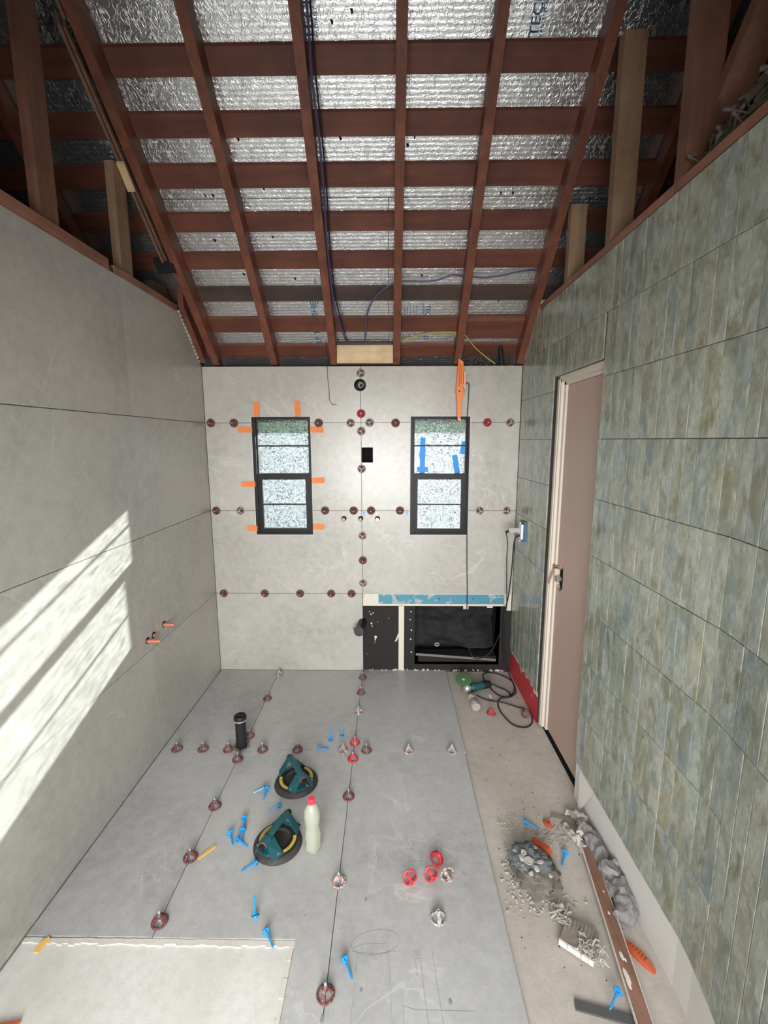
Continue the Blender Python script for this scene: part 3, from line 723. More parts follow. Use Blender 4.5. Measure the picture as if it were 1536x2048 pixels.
# printed lettering on the foil
def lettering(txt, size, x, y, up, mat='ink', spacing=1.0):
    cu = bpy.data.curves.new('t', 'FONT'); cu.body = txt; cu.size = size; cu.space_character = spacing; cu.resolution_u = 3; cu.offset = size*.012
    o = bpy.data.objects.new('t', cu); COL.objects.link(o); dg = bpy.context.evaluated_depsgraph_get(); me = bpy.data.meshes.new_from_object(o.evaluated_get(dg))
    bpy.data.objects.remove(o); me.materials.clear(); me.materials.append(MT[mat]); me.name = 'printed_lettering'
    # seen from below; text runs up or down the slope
    ud = Vector((0, -1, SL)).normalized(); xd = Vector((1, 0, 0)); nrm = Vector((0, -SL, -1)).normalized()
    td = ud if up else -ud; tu = -xd if up else xd
    m = Matrix((td, tu, td.cross(tu))).transposed().to_4x4(); m.translation = Vector(rf(x, y, RO+.0160))
    me.transform(m); o = bpy.data.objects.new('printed_lettering', me); COL.objects.link(o); o.parent = ce; return o
lettering('LP TECHSHIELD', .050, .800, .004, True); lettering('RADIANT BARRIER', .017, .818, -.19, True, spacing=1.1)
lettering('TECHSHIELD', .042, 1.466, -.184, False); lettering('RADIANT BARRIER', .015, 1.446, -.190, False, spacing=1.1)
for q in range(5): lettering('ROOF SHEATHING PANEL  INSTALL FOIL SIDE DOWN', .009, 1.335+.018*q, -.180, False)
lettering('TECHSHIELD', .052, .945, -.985, True); lettering('RADIANT BARRIER', .018, .963, -.99, True, spacing=1.1)
lettering('TECHSHIELD', .052, 1.835, -.985, True); lettering('RADIANT BARRIER', .018, 1.853, -.985, True, spacing=1.1)
g = G()
for (x, y) in ((.42, -.75), (.32, -.60), (.36, -.60), (.55, -.76), (.62, -.46), (.70, -.30), (1.02, -.76), (1.15, -1.07), (1.36, -.76), (1.33, -.74), (1.5, -1.09), (1.47, -1.08), (1.86, -.60), (1.8, -.60), (.62, -.62), (1.9, -.2), (1.43, -.31), (.30, -.45), (.41, -.32), (1.02, -1.02), (1.1, -1.04)):
    p = rf(x, y, RO+.0162); g.prism([(p[0]+a*.008*random.uniform(.5, 1.2), p[1]+b*.006, p[2]-SL*b*.006) for a, b in ((-1, -1), (.6, -.8), (1, .5), (-.2, 1))], (0, -.0005, -.0005))
g.build('puncture', 'void', ce, kind='stuff')
# attic side closures and the rest of the shell
struct('trim_1', G().box(-1.32, -1.28, -4.9, .3, 2.2, 4.9), 'attic'); struct('trim_2', G().box(3.36, 3.40, -4.9, .3, 2.2, 4.9), 'attic')
struct('trim_3', G().box(-1.3, -.10, -4.8, .14, 2.30, 2.34), 'attic'); struct('trim_4', G().box(2.225, 3.38, -4.8, .14, 2.30, 2.34), 'attic')
g = G().cells([-1.3, 3.4, .35, 2.0], [-.1, 2.84, 0, 1.5], [(.35, 2.0, -.2, 1.5)], lambda u, v, s_: (u, -4.30 if s_ == 0 else -4.36, v)); struct('wall_rear', g, 'white_board')

struct('trim_5', G().box(-1.3, 3.4, .155, .185, 1.80, 2.185), 'attic')
struct('trim_6', G().box(-1.3, -.3, .05, .15, 1.8, 2.3), 'attic'); struct('trim_7', G().box(2.5, 3.4, .05, .15, 1.8, 2.3), 'attic')
# cables
tag(G().tube([(.938, -1.6, 3.775), (.935, -1.105, 3.297), (.925, -.98, 3.176), (.927, -.903, 3.101), (.930, -.793, 2.995), (.924, -.637, 2.843), (.914, -.505, 2.715), (.914, -.291, 2.507), (.931, -.178, 2.398), (.968, -.07, 2.297)], .0052, 8).build('electrical_cable', 'purple', at=(.93, -.8, 3.0), smooth=True), 'purple cable running down beside the middle rafter', 'cable')
tag(G().tube([(.950, -1.6, 3.80), (.947, -1.105, 3.315), (.940, -.98, 3.196), (.942, -.793, 3.012), (.938, -.637, 2.863), (.928, -.505, 2.735), (.926, -.291, 2.527), (.943, -.178, 2.418), (.975, -.07, 2.299)], .0038, 8).build('electrical_cable', 'cord', at=(.94, -.8, 3.0), smooth=True), 'thin black cable lying behind the purple one beside the middle rafter', 'cable')
tag(G().tube([(1.088, -.049, 2.302), (1.108, -.177, 2.426), (1.154, -.249, 2.497), (1.234, -.302, 2.548), (1.306, -.315, 2.570), (1.478, -.316, 2.571), (1.548, -.328, 2.583), (1.601, -.348, 2.593), (1.674, -.336, 2.59), (1.789, -.329, 2.584), (1.899, -.341, 2.595), (2.006, -.356, 2.61), (2.091, -.34, 2.605), (2.197, -.266, 2.513)], .0050, 8).build('electrical_cable', 'purple', at=(1.5, -.3, 2.56), smooth=True), 'purple cable looping up from the pine block and across the right rafters', 'cable')
tag(G().tube([(1.300, -.020, 2.304), (1.472, -.058, 2.341), (1.614, -.067, 2.35), (1.70, -.10, 2.330), (1.727, -.097, 2.319), (1.797, -.037, 2.261), (1.872, .009, 2.217), (1.942, .018, 2.170)], .0045, 8).build('electrical_cable', 'ycable', at=(1.7, -.05, 2.3), smooth=True), 'yellow cable sagging behind the right rafters above the back wall', 'cable')
tag(G().tube([(.830, -.012, 2.30), (.835, -.006, 2.177), (.837, -.006, 2.08), (.844, -.006, 2.001), (.845, -.007, 1.95), (.852, -.007, 1.925), (.866, -.006, 1.905), (.876, -.008, 1.911), (.892, -.008, 1.905)], .0017, 6).build('hanging_wire', 'cord', at=(.84, -.01, 2.1), smooth=True), 'thin dark wire hanging over the top of the back wall', 'wire')
t = thing('junction_wires', 'black and white wires curled in the round hole high on the back wall', 'wire', (1.05, .05, 2.034))
G().tube([(1.05, .08, 2.02), (1.035, .04, 2.03), (1.045, .02, 2.052), (1.066, .02, 2.045), (1.068, .02, 2.028), (1.050, .015, 2.020), (1.043, .012, 2.036), (1.056, .01, 2.046)], .0028, 6).build('white_wire', 'clear', t, smooth=True)
G().tube([(1.06, .08, 2.04), (1.07, .04, 2.02), (1.055, .03, 2.008), (1.03, .02, 2.012), (1.022, .02, 2.035), (1.035, .02, 2.055)], .0028, 6).build('black_wire', 'cord', t, smooth=True)

# ================================================================ LEVELLING CAPS
def cap_proto(kind, stem=True, wall_=False):
    g = G(); R = .0255
    g.torus((0, 0, .0038), R, .0034, m=8, flat=1.1, n=30)
    ring = g
    t = bpy.data.objects.new('tile_leveller', None); COL.objects.link(t); t.empty_display_size = .03; ORG[t.name] = (0, 0, 0)
    ring.build('rim', kind, t, smooth=True)
    g = G()
    for i in range(3):
        a = 2*PI*i/3; c, s_ = math.cos(a), math.sin(a)
        def P(r, z, o): return (c*r-s_*o, s_*r+c*o, z)
        wd0, wd1 = .0058, .0042
        prof = [(.025, .001), (.0255, .006), (.020, .017), (.008, .030), (.004, .030), (.005, .022), (.014, .012), (.020, .001)]
        n = len(prof); vs = [P(r, z, (wd0 if r > .015 else wd1)) for r, z in prof] + [P(r, z, -(wd0 if r > .015 else wd1)) for r, z in prof]
        g.add(vs, [tuple(range(n)), tuple(reversed(range(n, 2*n)))] + [(i_, (i_+1) % n, n+(i_+1) % n, n+i_) for i_ in range(n)])
    g.build('spoke', kind, t)
    G().lathe([(.0085, .020), (.0095, .024), (.0085, .033), (.0058, .036), (.0035, .036), (.003, .030)], n=16).build('hub', kind, t, smooth=True)
    if wall_: G().lathe([(.024, .0005), (.024, .0016)], n=24).build('shade_disc', 'cap_dark', t)  # added disc; the shaded inside of the cap is put into its colour
    if stem:
        g = G().box(-.0036, .0036, -.0012, .0012, .002, .046); g.box(-.0028, .0028, -.0028, .0028, .036, .044)
        g.build('threaded_stem', 'stem', t)
    return t
protos = {}
def cap(loc, mat, label, wall=False, rot=None, stem=True, R=None):
    key = (mat, stem, wall)
    if key not in protos: protos[key] = cap_proto(mat, stem, wall); o = protos[key]
    else: o = copy_tree(protos[key])
    o.location = loc; o['label'] = label; o['category'] = 'leveller'; o['group'] = 'screw-on tile levellers'
    a = random.uniform(0, 2*PI)
    o.rotation_euler = rot if rot else ((PI/2, 0, 0) if wall else (0, 0, a))
    if wall and not rot: o.rotation_euler = (Matrix.Rotation(PI/2, 3, 'X') @ Matrix.Rotation(a, 3, 'Z')).to_euler()
    return o
ORD = ['first', 'second', 'third', 'fourth', 'fifth', 'sixth', 'seventh', 'eighth', 'ninth']
B_, D_, R_, Y_ = 'cap_brown', 'cap_dust', 'cap_red', 'cap_grey'
desc = {B_: 'maroon', D_: 'mortar-dusted', R_: 'bright red', Y_: 'grey mortar-caked'}
def row(items, where, wall=True, unit=''):
    for i, (a, b, m_) in enumerate(items):
        lb = '%s screw-on tile leveller, %s %s' % (desc[m_], ORD[i], where)
        cap((a, -.0008, b) if wall else (a, b, .0008), m_, lb, wall)
row([(.041, 1.788, B_), (.197, 1.788, B_), (.769, 1.787, B_), (.984, 1.786, D_), (1.112, 1.789, Y_), (1.286, 1.786, B_), (1.9, 1.788, R_), (2.053, 1.787, D_)], 'from the left along the top wall seam')
row([(1.055, 2.109, D_), (1.055, 1.848, R_), (1.055, 1.733, D_), (1.055, 1.479, D_), (1.057, 1.013, D_), (1.058, .836, B_), (1.058, .668, D_)], 'from the top on the upright wall seam')
row([(.041, 1.190, B_), (.209, 1.190, D_), (.799, 1.191, B_), (.997, 1.191, B_), (1.118, 1.191, B_), (1.318, 1.191, B_), (1.869, 1.191, D_), (2.054, 1.191, D_)], 'from the left along the middle wall seam')
row([(.058, .591, B_), (.353, .591, B_), (.607, .591, B_), (.829, .591, B_), (.975, .591, B_)], 'from the left along the lowest wall seam')
row([(.083, -.862, B_), (.227, -.862, B_), (.366, -.862, B_), (.553, -.862, B_), (.745, -.862, B_), (.994, -.862, D_), (1.121, -.862, B_), (1.349, -.862, D_), (1.585, -.862, Y_)], 'from the left wall on the floor cross seam', False)
row([(.452, -.075, Y_), (.448, -.375, B_), (.446, -.748, B_), (.443, -.939, B_), (.440, -1.243, B_), (.440, -1.499, B_), (.440, -1.743, B_)], 'from the back wall on the left long floor seam', False)
row([(1.055, -.111, B_), (1.055, -.300, B_), (1.054, -.519, D_), (1.053, -.800, R_), (1.053, -.929, R_), (1.052, -1.180, B_), (1.052, -1.592, D_), (1.052, -1.944, B_)], 'from the back wall on the right long floor seam', False)
# loose caps
def tilt(rx, ry, rz): return (rx, ry, rz)
cap((1.323, -1.590, .0255), R_, 'bright red loose tile leveller standing on its rim, leftmost of the loose group', rot=(math.radians(72), 0, math.radians(14)), stem=False)
cap((1.405, -1.575, .0255), R_, 'bright red loose tile leveller standing on its rim beside the brown one', rot=(math.radians(72), 0, math.radians(14)), stem=False)
cap((1.467, -1.575, .0245), D_, 'brown loose tile leveller showing its pale underside, right end of the loose group', rot=(math.radians(80), 0, math.radians(18)), stem=False)
cap((1.435, -1.500, .010), R_, 'dark red loose tile leveller sitting upright behind the other loose ones', rot=(math.radians(25), 0, 1.0), stem=False)
cap((1.419, -1.72, .0012), Y_, 'grey mortar-caked loose tile leveller alone on the tile near the pencil sketch', stem=False)
cap((1.880, -.500, -.0132), R_, 'bright red loose tile leveller on bare concrete beside the grinder', stem=False)
cap((2.085, -.53, .012), B_, 'maroon loose tile leveller on bare concrete at the foot of the door frame', rot=(math.radians(60), 0, math.radians(-60)), stem=False)

# ================================================================ BLUE CLIPS
def clip_proto():
    t = bpy.data.objects.new('levelling_clip', None); COL.objects.link(t); t.empty_display_size = .02; ORG[t.name] = (0, 0, 0)
    g = G(); pr = [(0, -.0045), (.052, -.0030), (.056, 0), (.052, .0030), (0, .0045)]
    g.prism([(x, y, -.0013) for x, y in pr], (0, 0, .0026)); g.box(.002, .050, -.0007, .0007, -.003, .003)
    g.build('stem', 'blue', t)
    g = G()
    g.lathe([(.0135, 0), (.0145, .0008), (.0145, .0022), (.0125, .003)], (-.0002, 0, 0), (-1, 0, 0), 20)
    g.lathe([(.0075, .003), (.0075, .0085), (.005, .0095)], (0, 0, 0), (-1, 0, 0), 12)
    for i in range(4):
        a = PI/4+i*PI/2; c, s_ = math.cos(a), math.sin(a)
        g.prism([(0, c*.003, s_*.003), (0, c*.0125, s_*.0125), (.011, c*.004, s_*.004)], (0, -s_*.0018, c*.0018))
    g.build('head', 'blue', t); return t
cp = None
clips = [((.861, -.853), (.887, -.849), 'lying just left of the right long seam by the cross seam'), ((.913, -.775), (.911, -.73), 'left one of the pair behind the cross seam'), ((.974, -.735), (.972, -.66), 'right one of the pair behind the cross seam'),
 ((.655, -1.150), (.652, -1.206), 'whose stem points at the camera beside the upper suction lifter'), ((.640, -1.143), (.555, -1.175), 'lying flat farthest left of the upper suction lifter'), ((.738, -1.247), (.690, -1.27), 'between the two suction lifters'),
 ((.600, -1.320), (.625, -1.372), 'topmost of the cluster left of the lower suction lifter'), ((.612, -1.382), (.635, -1.447), 'in the middle of the cluster left of the lower suction lifter'), ((.565, -1.395), (.600, -1.455), 'leftmost of the cluster left of the lower suction lifter'), ((.607, -1.425), (.672, -1.456), 'lowest of the cluster left of the lower suction lifter'),
 ((.712, -1.528), (.655, -1.560), 'lying below the lower suction lifter'), ((.770, -1.720), (.752, -1.668), 'standing on its round head near the bottom left recess'), ((.825, -1.778), (.866, -1.826), 'lying across the edge of the mortar recess'), ((1.102, -1.858), (1.137, -1.915), 'lying under the pencil sketch of an oval'),
 ((1.965, -1.462), (1.94, -1.50), 'in the debris above the mortar lump'), ((1.85, -1.315), (1.885, -1.33), 'half buried in the far crumbs on the bare slab'), ((1.940, -1.935), (1.885, -1.985), 'dusty, resting over the dark strip at the bottom right')]
for i, ((hx, hy), (tx, ty), lb) in enumerate(clips):
    if cp is None: cp = clip_proto(); o = cp
    else: o = copy_tree(cp)
    a = math.atan2(ty-hy, tx-hx); z = .0142 if hx < 1.66 else .004
    if i == 16: z = .016
    tl = math.radians(-72 if i in (1, 2) else -55 if i == 11 else 13)
    if tl < 0: z = .003 if i != 11 else .008
    o.location = (hx, hy, z); o.rotation_euler = (Matrix.Rotation(a, 3, 'Z') @ Matrix.Rotation(tl, 3, 'Y') @ Matrix.Rotation(random.uniform(0, 1.5), 3, 'X')).to_euler()
    o['label'] = 'blue plastic levelling clip ' + lb; o['category'] = 'clip'; o['group'] = 'blue levelling clips scattered on the floor'
for x, z, lb in ((1.070, 1.172, 'small blue wedge tip poking out under the middle wall seam centre'), (1.366, 1.174, 'small blue wedge tip by the left edge of the right window')):
    tag(G().prism([(x-.009, -.004, z+.012), (x+.009, -.004, z+.012), (x+.002, -.008, z-.018), (x-.003, -.008, z-.018)], (0, .003, 0)).build('tile_wedge', 'blue', at=(x, 0, z)), lb, 'wedge')

# ================================================================ SUCTION LIFTERS
def lifter(loc, ang, label, scale=1):
    t = bpy.data.objects.new('suction_lifter', None); COL.objects.link(t); t.empty_display_size = .05; ORG[t.name] = (0, 0, 0)
    G().lathe([(.103, 0), (.106, .003), (.104, .010), (.096, .020), (.088, .024), (.060, .024), (.054, .015), (.0, .0145)], n=48).build('rubber_cup', 'rubber', t, smooth=True)
    # pressure ring
    g = G(); g.lathe([(.089, .0241), (.089, .0275), (.087, .029), (.060, .029), (.058, .0275), (.058, .0241)], n=48)
    # open the middle: rebuild as annulus
    g = G(); n = 48; prof = [(.089, .0241), (.089, .0275), (.087, .029), (.060, .029), (.058, .0275), (.058, .0241)]; vs = []; fs = []; m = len(prof)
    for i in range(n):
        a = 2*PI*i/n
        for r, z in prof: vs.append((r*math.cos(a), r*math.sin(a), z))
    for i in range(n):
        for j in range(m): fs.append((i*m+j, ((i+1) % n)*m+j, ((i+1) % n)*m+(j+1) % m, i*m+(j+1) % m))
    g.add(vs, fs); g.build('pressure_ring', 'black', t, smooth=True)
    # labels
    for a0 in (PI/2-.62, -PI/2-.62):
        g = G(); vs = []; fs = []; n = 14
        for i in range(n+1):
            a = a0+1.24*i/n
            for r in (.067, .081):
                for z in (.0292, .0298): vs.append((r*math.cos(a), r*math.sin(a), z))
        for i in range(n):
            b = 4*i; fs += [(b+1, b+3, b+7, b+5), (b, b+4, b+6, b+2), (b, b+1, b+5, b+4), (b+2, b+6, b+7, b+3)]
        fs += [(0, 2, 3, 1), (4*n, 4*n+1, 4*n+3, 4*n+2)]; g.add(vs, fs); lab = g.build('warning_label', 'yellow', t)
        g = G()
        for q in range(2):
            for i in range(11):
                a = a0+.16+(.9*i/10); r = .071+.0045*q; g.box(r*math.cos(a)-.0011, r*math.cos(a)+.0011, r*math.sin(a)-.0011, r*math.sin(a)+.0011, .0299, .0301)
        g.build('label_print', 'black', lab, kind='stuff')
    # handle
    G().tube([(-.074, 0, .088), (-.04, 0, .096), (.0, 0, .099), (.04, 0, .097), (.072, 0, .090)], .0155, 16, sub=4).build('handle', 'teal', t, smooth=True)
    # far A-frame with two legs
    g = G()
    for s_ in (-1, 1): g.prism([(-.060, 0, .104), (-.090, 0, .084), (-.086, s_*.050, .029), (-.048, s_*.062, .029), (-.052, s_*.028, .066)], (.0, .009*s_, .002))
    g.prism([(-.060, -.062, .029), (-.084, -.036, .029), (-.084, .036, .029), (-.060, .062, .029), (-.056, .058, .029), (-.072, .028, .029), (-.072, -.028, .029), (-.056, -.058, .029)], (0, 0, .007))
    g.build('rear_bracket', 'teal', t, bevel=.0012)
    # pump end: solid ribbed bracket
    g = G(); g.prism([(.044, -.016, .088), (.090, -.016, .085), (.097, -.048, .029), (.050, -.068, .029)], (0, .006, 0)); g.prism([(.044, .016, .088), (.090, .016, .085), (.097, .048, .029), (.050, .068, .029)], (0, -.006, 0))
    g.prism([(.055, -.062, .029), (.088, -.040, .029), (.094, 0, .029), (.088, .040, .029), (.055, .062, .029), (.060, 0, .029)], (0, 0, .010))
    for q in range(5): yq = -.024+.012*q; g.prism([(.062, yq, .038), (.094, yq, .038), (.086, yq*.6, .082), (.064, yq*.6, .082)], (0, .0022, 0))
    g.build('pump_bracket', 'teal', t, bevel=.0008)
    g = G().cyl((.066, 0, .091), (.096, 0, .086), .0215, .0195, 20); col_ = g.build('pump_collar', 'teal', t, smooth=True)
    G().cyl((.092, 0, .087), (.118, 0, .082), .0125, .0115, 18).build('plunger', 'black', t, smooth=True)
    G().torus((.0965, 0, .0861), .0125, .0016, (1, 0, -.18), 20, 6).build('plunger_ring', 'redcap', t, smooth=True)
    G().cyl((-.072, 0, .089), (-.092, 0, .083), .017, .013, 16).build('end_cap', 'black', t, smooth=True)
    g = G()
    g.prism([(-.094, .018, .018), (-.110, .024, .020), (-.104, .050, .020), (-.086, .044, .018)], (0, 0, .006)); g.build('release_tab', 'black', t, bevel=.001)
    for x, y in ((-.070, .049), (-.070, -.049), (.068, .052), (.068, -.052), (.088, 0.02)):
        G().lathe([(.0058, 0), (.0058, .002), (.003, .0034), (.0028, .0022)], (x, y, .0362 if x < 0 else .0392), n=14).build('screw', 'steel', t, smooth=True)
    t.location = loc; t.rotation_euler = (0, 0, ang); t['label'] = label; t['category'] = 'suction lifter'; t['group'] = 'teal suction lifters'; t.scale = (scale,)*3
    return t
lifter((.786, -1.093, 0), math.radians(-57), 'teal and black suction lifter, upper one, just in front of the cross seam')
lifter((.779, -1.432, 0), math.radians(-112), 'teal and black suction lifter, lower one, beside the bottle', .95)

# ================================================================ BOTTLE
t = thing('drink_bottle', 'clear plastic bottle of cloudy water with a red cap', 'bottle', (.930, -1.452, 0))
n = 30; g = G(); prof = [(.012, .006), (.026, .001), (.031, .008), (.033, .022), (.031, .05), (.0335, .075), (.029, .10), (.0275, .115), (.033, .14), (.034, .165), (.030, .19), (.021, .207), (.013, .217), (.0125, .224)]
vs = []; fs = []
for j, (r, z) in enumerate(prof):
    for i in range(n):
        a = 2*PI*i/n; rr = r*(1+(.10*math.cos(5*a) if j in (0, 1) else .03*math.cos(5*a) if j < 7 else 0)); vs.append((.930+rr*math.cos(a), -1.452+rr*math.sin(a), z))
for j in range(len(prof)-1):
    for i in range(n): fs.append((j*n+i, j*n+(i+1) % n, (j+1)*n+(i+1) % n, (j+1)*n+i))
fs += [tuple(reversed(range(n))), tuple((len(prof)-1)*n+i for i in range(n))]
g.add(vs, fs); g.build('body', 'bottle', t, smooth=True)
g = G().lathe([(.0145, .218), (.0150, .220), (.0150, .236), (.0135, .239)], (.930, -1.452, 0), n=24); g.torus((.930, -1.452, .2165), .0135, .0018, n=24, m=6)
for i in range(24): a = 2*PI*i/24; g.cyl((.930+.0150*math.cos(a), -1.452+.0150*math.sin(a), .221), (.930+.0150*math.cos(a), -1.452+.0150*math.sin(a), .235), .0008, n=5)
g.build('cap', 'redcap', t, smooth=True)

# ================================================================ PIPES
t = thing('floor_standpipe', 'black capped standpipe rising from the floor seam by the left wall', 'pipe', (.43, -.835, 0))
G().cyl((.43, -.835, -.014), (.43, -.835, .165), .0285, n=28).build('pipe', 'black', t, smooth=True)
G().lathe([(.031, .163), (.034, .166), (.034, .184), (.031, .190), (.024, .190), (.024, .187)], (.43, -.835, 0), n=28).build('cap', 'black', t, smooth=True)
g = G(); g.torus((.43, -.835, .167), .033, .0032, n=30, m=8); g.build('tape_band', 'clear', t, smooth=True)
g = G().box(.408, .452, -.840, -.830, .189, .196); g.build('cap_ridge', 'black', t)
g = G()
for i in range(34):
    a = random.uniform(0, 2*PI); r = .032+random.uniform(0, .010); g.lathe([(.006, 0), (.003, .008+.01*random.random())], (.43+r*math.cos(a), -.835+r*math.sin(a), 0), n=6)
g.build('sealant_collar', 'mortar', t, kind='stuff')
t = thing('wall_drain_stub', 'black drain stub with end cap poking out beside the felt bay', 'pipe', (1.055, .0, .375))
G().cyl((1.052, .02, .372), (1.036, -.135, .367), .031, n=28).build('pipe', 'black', t, smooth=True)
G().lathe([(.033, 0), (.0345, .004), (.0345, .022), (.031, .026), (.027, .026), (.026, .022), (.0, .022)], (1.037, -.125, .3675), (-.10, -1, -.03), 28).build('cap', plain('pipe_cap', (.045, .05, .05), .45), t, smooth=True)
G().box(.996, 1.006, -.14, -.125, .370, .392).build('cap_tab', 'mortar', t)
for x, lb in ((.929, 'capped brown brass valve stub, leftmost of three below the middle wall seam'), (1.046, 'capped brass valve stub, centre one of three on the upright seam'), (1.162, 'capped grey valve stub, rightmost of three below the middle wall seam')):
    t = thing('valve_stub', lb, 'pipe', (x, 0, 1.135)); m_ = 'steel' if x > 1.1 else 'brass'
    G().cyl((x, .01, 1.135), (x, -.035, 1.135), .0095, n=16).build('stub', m_, t, smooth=True)
    G().lathe([(.0125, 0), (.014, .003), (.014, .012), (.011, .016)], (x, -.028, 1.135), (0, -1, 0), 8).build('nut', m_, t)
    G().lathe([(.0125, 0), (.017, .0012), (.0175, 0)], (x, -.0003, 1.135), (0, -1, 0), 20).build('hole_rim', 'void', t)

# ================================================================ TAPES
tp = [((.359, 1.929), (.354, 1.831), 'orange tape, left of two above the left window'), ((.628, 1.938), (.631, 1.83), 'orange tape, right of two above the left window'), ((.215, 1.744), (.318, 1.744), 'orange tape at the top left side of the left window'), ((.707, 1.745), (.799, 1.741), 'orange tape at the top right side of the left window'),
 ((.222, 1.375), (.322, 1.375), 'orange tape at the middle left side of the left window'), ((.708, 1.398), (.799, 1.402), 'orange tape at the middle right side of the left window'), ((.247, 1.067), (.322, 1.065), 'orange tape at the bottom left corner of the left window'), ((.708, 1.079), (.790, 1.075), 'orange tape at the bottom right corner of the left window')]
for i, ((xa, za), (xb, zb), lb) in enumerate(tp):
    a, b = Vector((xa, 0, za)), Vector((xb, 0, zb)); d = (b-a).normalized(); s_ = Vector((-d.z, 0, d.x))*.0185
    n = 6; vs = []; fs = []
    for j in range(n+1):
        p = a.lerp(b, j/n); lift = .0045+.004*(max(0, (j-3)/3) if i % 2 else max(0, (2-j)/3)); sk = s_*(1+.05*random.random())
        if j == 0: p = p+d*.004
        for q in (sk, -sk): vs += [p+q+Vector((0, -lift-.0001, 0)), p+q+Vector((0, -lift+.0009, 0))]
    for j in range(n):
        c = 4*j; fs += [(c, c+4, c+6, c+2), (c+1, c+3, c+7, c+5), (c, c+1, c+5, c+4), (c+2, c+6, c+7, c+3)]
    fs += [(0, 2, 3, 1), (4*n, 4*n+1, 4*n+3, 4*n+2)]
    o = G().add(vs, fs).build('masking_tape', 'orange_tape', at=tuple(a)); tag(o, lb, 'tape', 'orange tapes around the left window')
bt = [([(1.474, 1.690), (1.472, 1.60)], .036, .0375, 'blue tape at the top of the long strip on the right window'), ([(1.473, 1.612), (1.471, 1.543)], .040, .0370, 'blue tape in the middle of the long strip on the right window'), ([(1.472, 1.565), (1.472, 1.442)], .036, .0365, 'blue tape at the bottom of the long strip on the right window'),
 ([(1.436, 1.472), (1.512, 1.473)], .036, .0360, 'blue tape crossing the foot of the long strip on the right window'), ([(1.690, 1.571), (1.708, 1.500)], .036, .0375, 'blue tape slanting at the right of the right window, upper piece'), ([(1.700, 1.520), (1.715, 1.443)], .038, .0370, 'blue tape slanting at the right of the right window, lower piece'),
 ([(1.757, 1.662), (1.742, 1.578)], .034, .0375, 'blue tape against the right edge of the upper sash of the right window')]
for (p, wd, y, lb) in bt:
    tag(G().bar((p[0][0], y, p[0][1]), (p[1][0], y, p[1][1]), wd, .0003, (0, 1, 0)).build('masking_tape', 'blue_tape_lit', at=(p[0][0], y, p[0][1])), lb, 'tape', 'blue tapes on the right window')

# ================================================================ ORANGE HINGED TOOL AND CORDS
t = thing('orange_work_light', 'orange folding hinged tool hanging from the rafter over the right window', 'tool', (1.70, -.05, 2.0))
y0, y1 = -.064, -.040
G().prism([(1.690, y0, 2.190), (1.722, y0, 2.170), (1.722, y0, 2.01), (1.716, y0, 1.975), (1.680, y0, 1.975), (1.683, y0, 2.05)], (0, y1-y0, 0)).build('upper_arm', 'orange', t, bevel=.003)
g = G().bar((1.699, y0-.001, 2.16), (1.696, y0-.001, 2.015), .0045, .003, (0, 1, 0)); g.bar((1.711, y0-.001, 2.15), (1.708, y0-.001, 2.03), .003, .003, (0, 1, 0))
g.build('arm_slot', plain('dark_orange', (.32, .06, .01), .6), t)
g = G().cyl((1.699, y1, 1.985), (1.699, y0-.004, 1.985), .021, n=26); g.cyl((1.714, y1, 1.962), (1.714, y0-.002, 1.962), .018, n=24)
g.build('hinge', 'orange', t, smooth=True)
G().cyl((1.698, y0-.004, 1.986), (1.698, y0-.0055, 1.986), .005, n=14).build('pivot_hole', 'void', t)
G().prism([(1.684, y0+.002, 1.975), (1.718, y0+.002, 1.965), (1.712, y0+.002, 1.815), (1.692, y0+.002, 1.815)], (0, .018, 0)).build('lower_arm', 'orange', t, bevel=.003)
G().prism([(1.692, y0+.002, 1.8145), (1.712, y0+.002, 1.8145), (1.716, y0+.002, 1.797), (1.696, y0+.002, 1.797)], (0, .016, 0)).build('tip', 'orange_pale', t, bevel=.001)
g = G().prism([(1.727, y0+.004, 2.115), (1.741, y0+.004, 2.105), (1.741, y0+.004, 2.035), (1.727, y0+.004, 2.03)], (0, .016, 0)); g.prism([(1.722, y0, 2.03), (1.740, y0, 2.026), (1.742, y0, 1.995), (1.724, y0, 2.012)], (0, .014, 0))
g.build('side_grip', 'orange_pale', t, bevel=.002)
g = G().tube([(1.700, -.052, 2.188), (1.704, -.05, 2.205), (1.704, -.045, 2.222)], .003, 8); g.torus((1.700, -.045, 2.228), .0075, .0022, (0, 1, 0), 18, 6)
g.build('hook', 'steel', t, smooth=True)
g = G().tube([(1.742, -.05, 2.038), (1.752, -.045, 2.040), (1.763, -.03, 2.038), (1.768, -.02, 2.02), (1.768, -.012, 1.95), (1.764, -.010, 1.84), (1.763, -.012, 1.80), (1.778, -.012, 1.60), (1.782, -.012, 1.35), (1.784, -.012, 1.03), (1.790, -.012, .80), (1.797, -.012, .62), (1.798, -.014, .50), (1.797, -.016, .40), (1.803, -.02, .28), (1.820, -.03, .185), (1.845, -.04, .135), (1.875, -.05, .120), (1.93, -.06, .145), (1.975, -.06, .19), (2.01, -.06, .27), (2.045, -.06, .38), (2.065, -.065, .52), (2.055, -.08, .70), (2.040, -.11, .88), (2.030, -.15, 1.0), (2.010, -.185, 1.065), (2.003, -.191, 1.078)], .0032, 8)
tag(g.build('extension_cable', 'cord', at=(1.8, -.02, 1.0), smooth=True), 'long thin black cord dropping past the right window and looping up to the adapter', 'cord')
t = thing('grinder_cord', 'thick black grinder cord coiled on the bare slab and rising to the outlet', 'cord', (2.0, -.3, 0))
zc = -.009
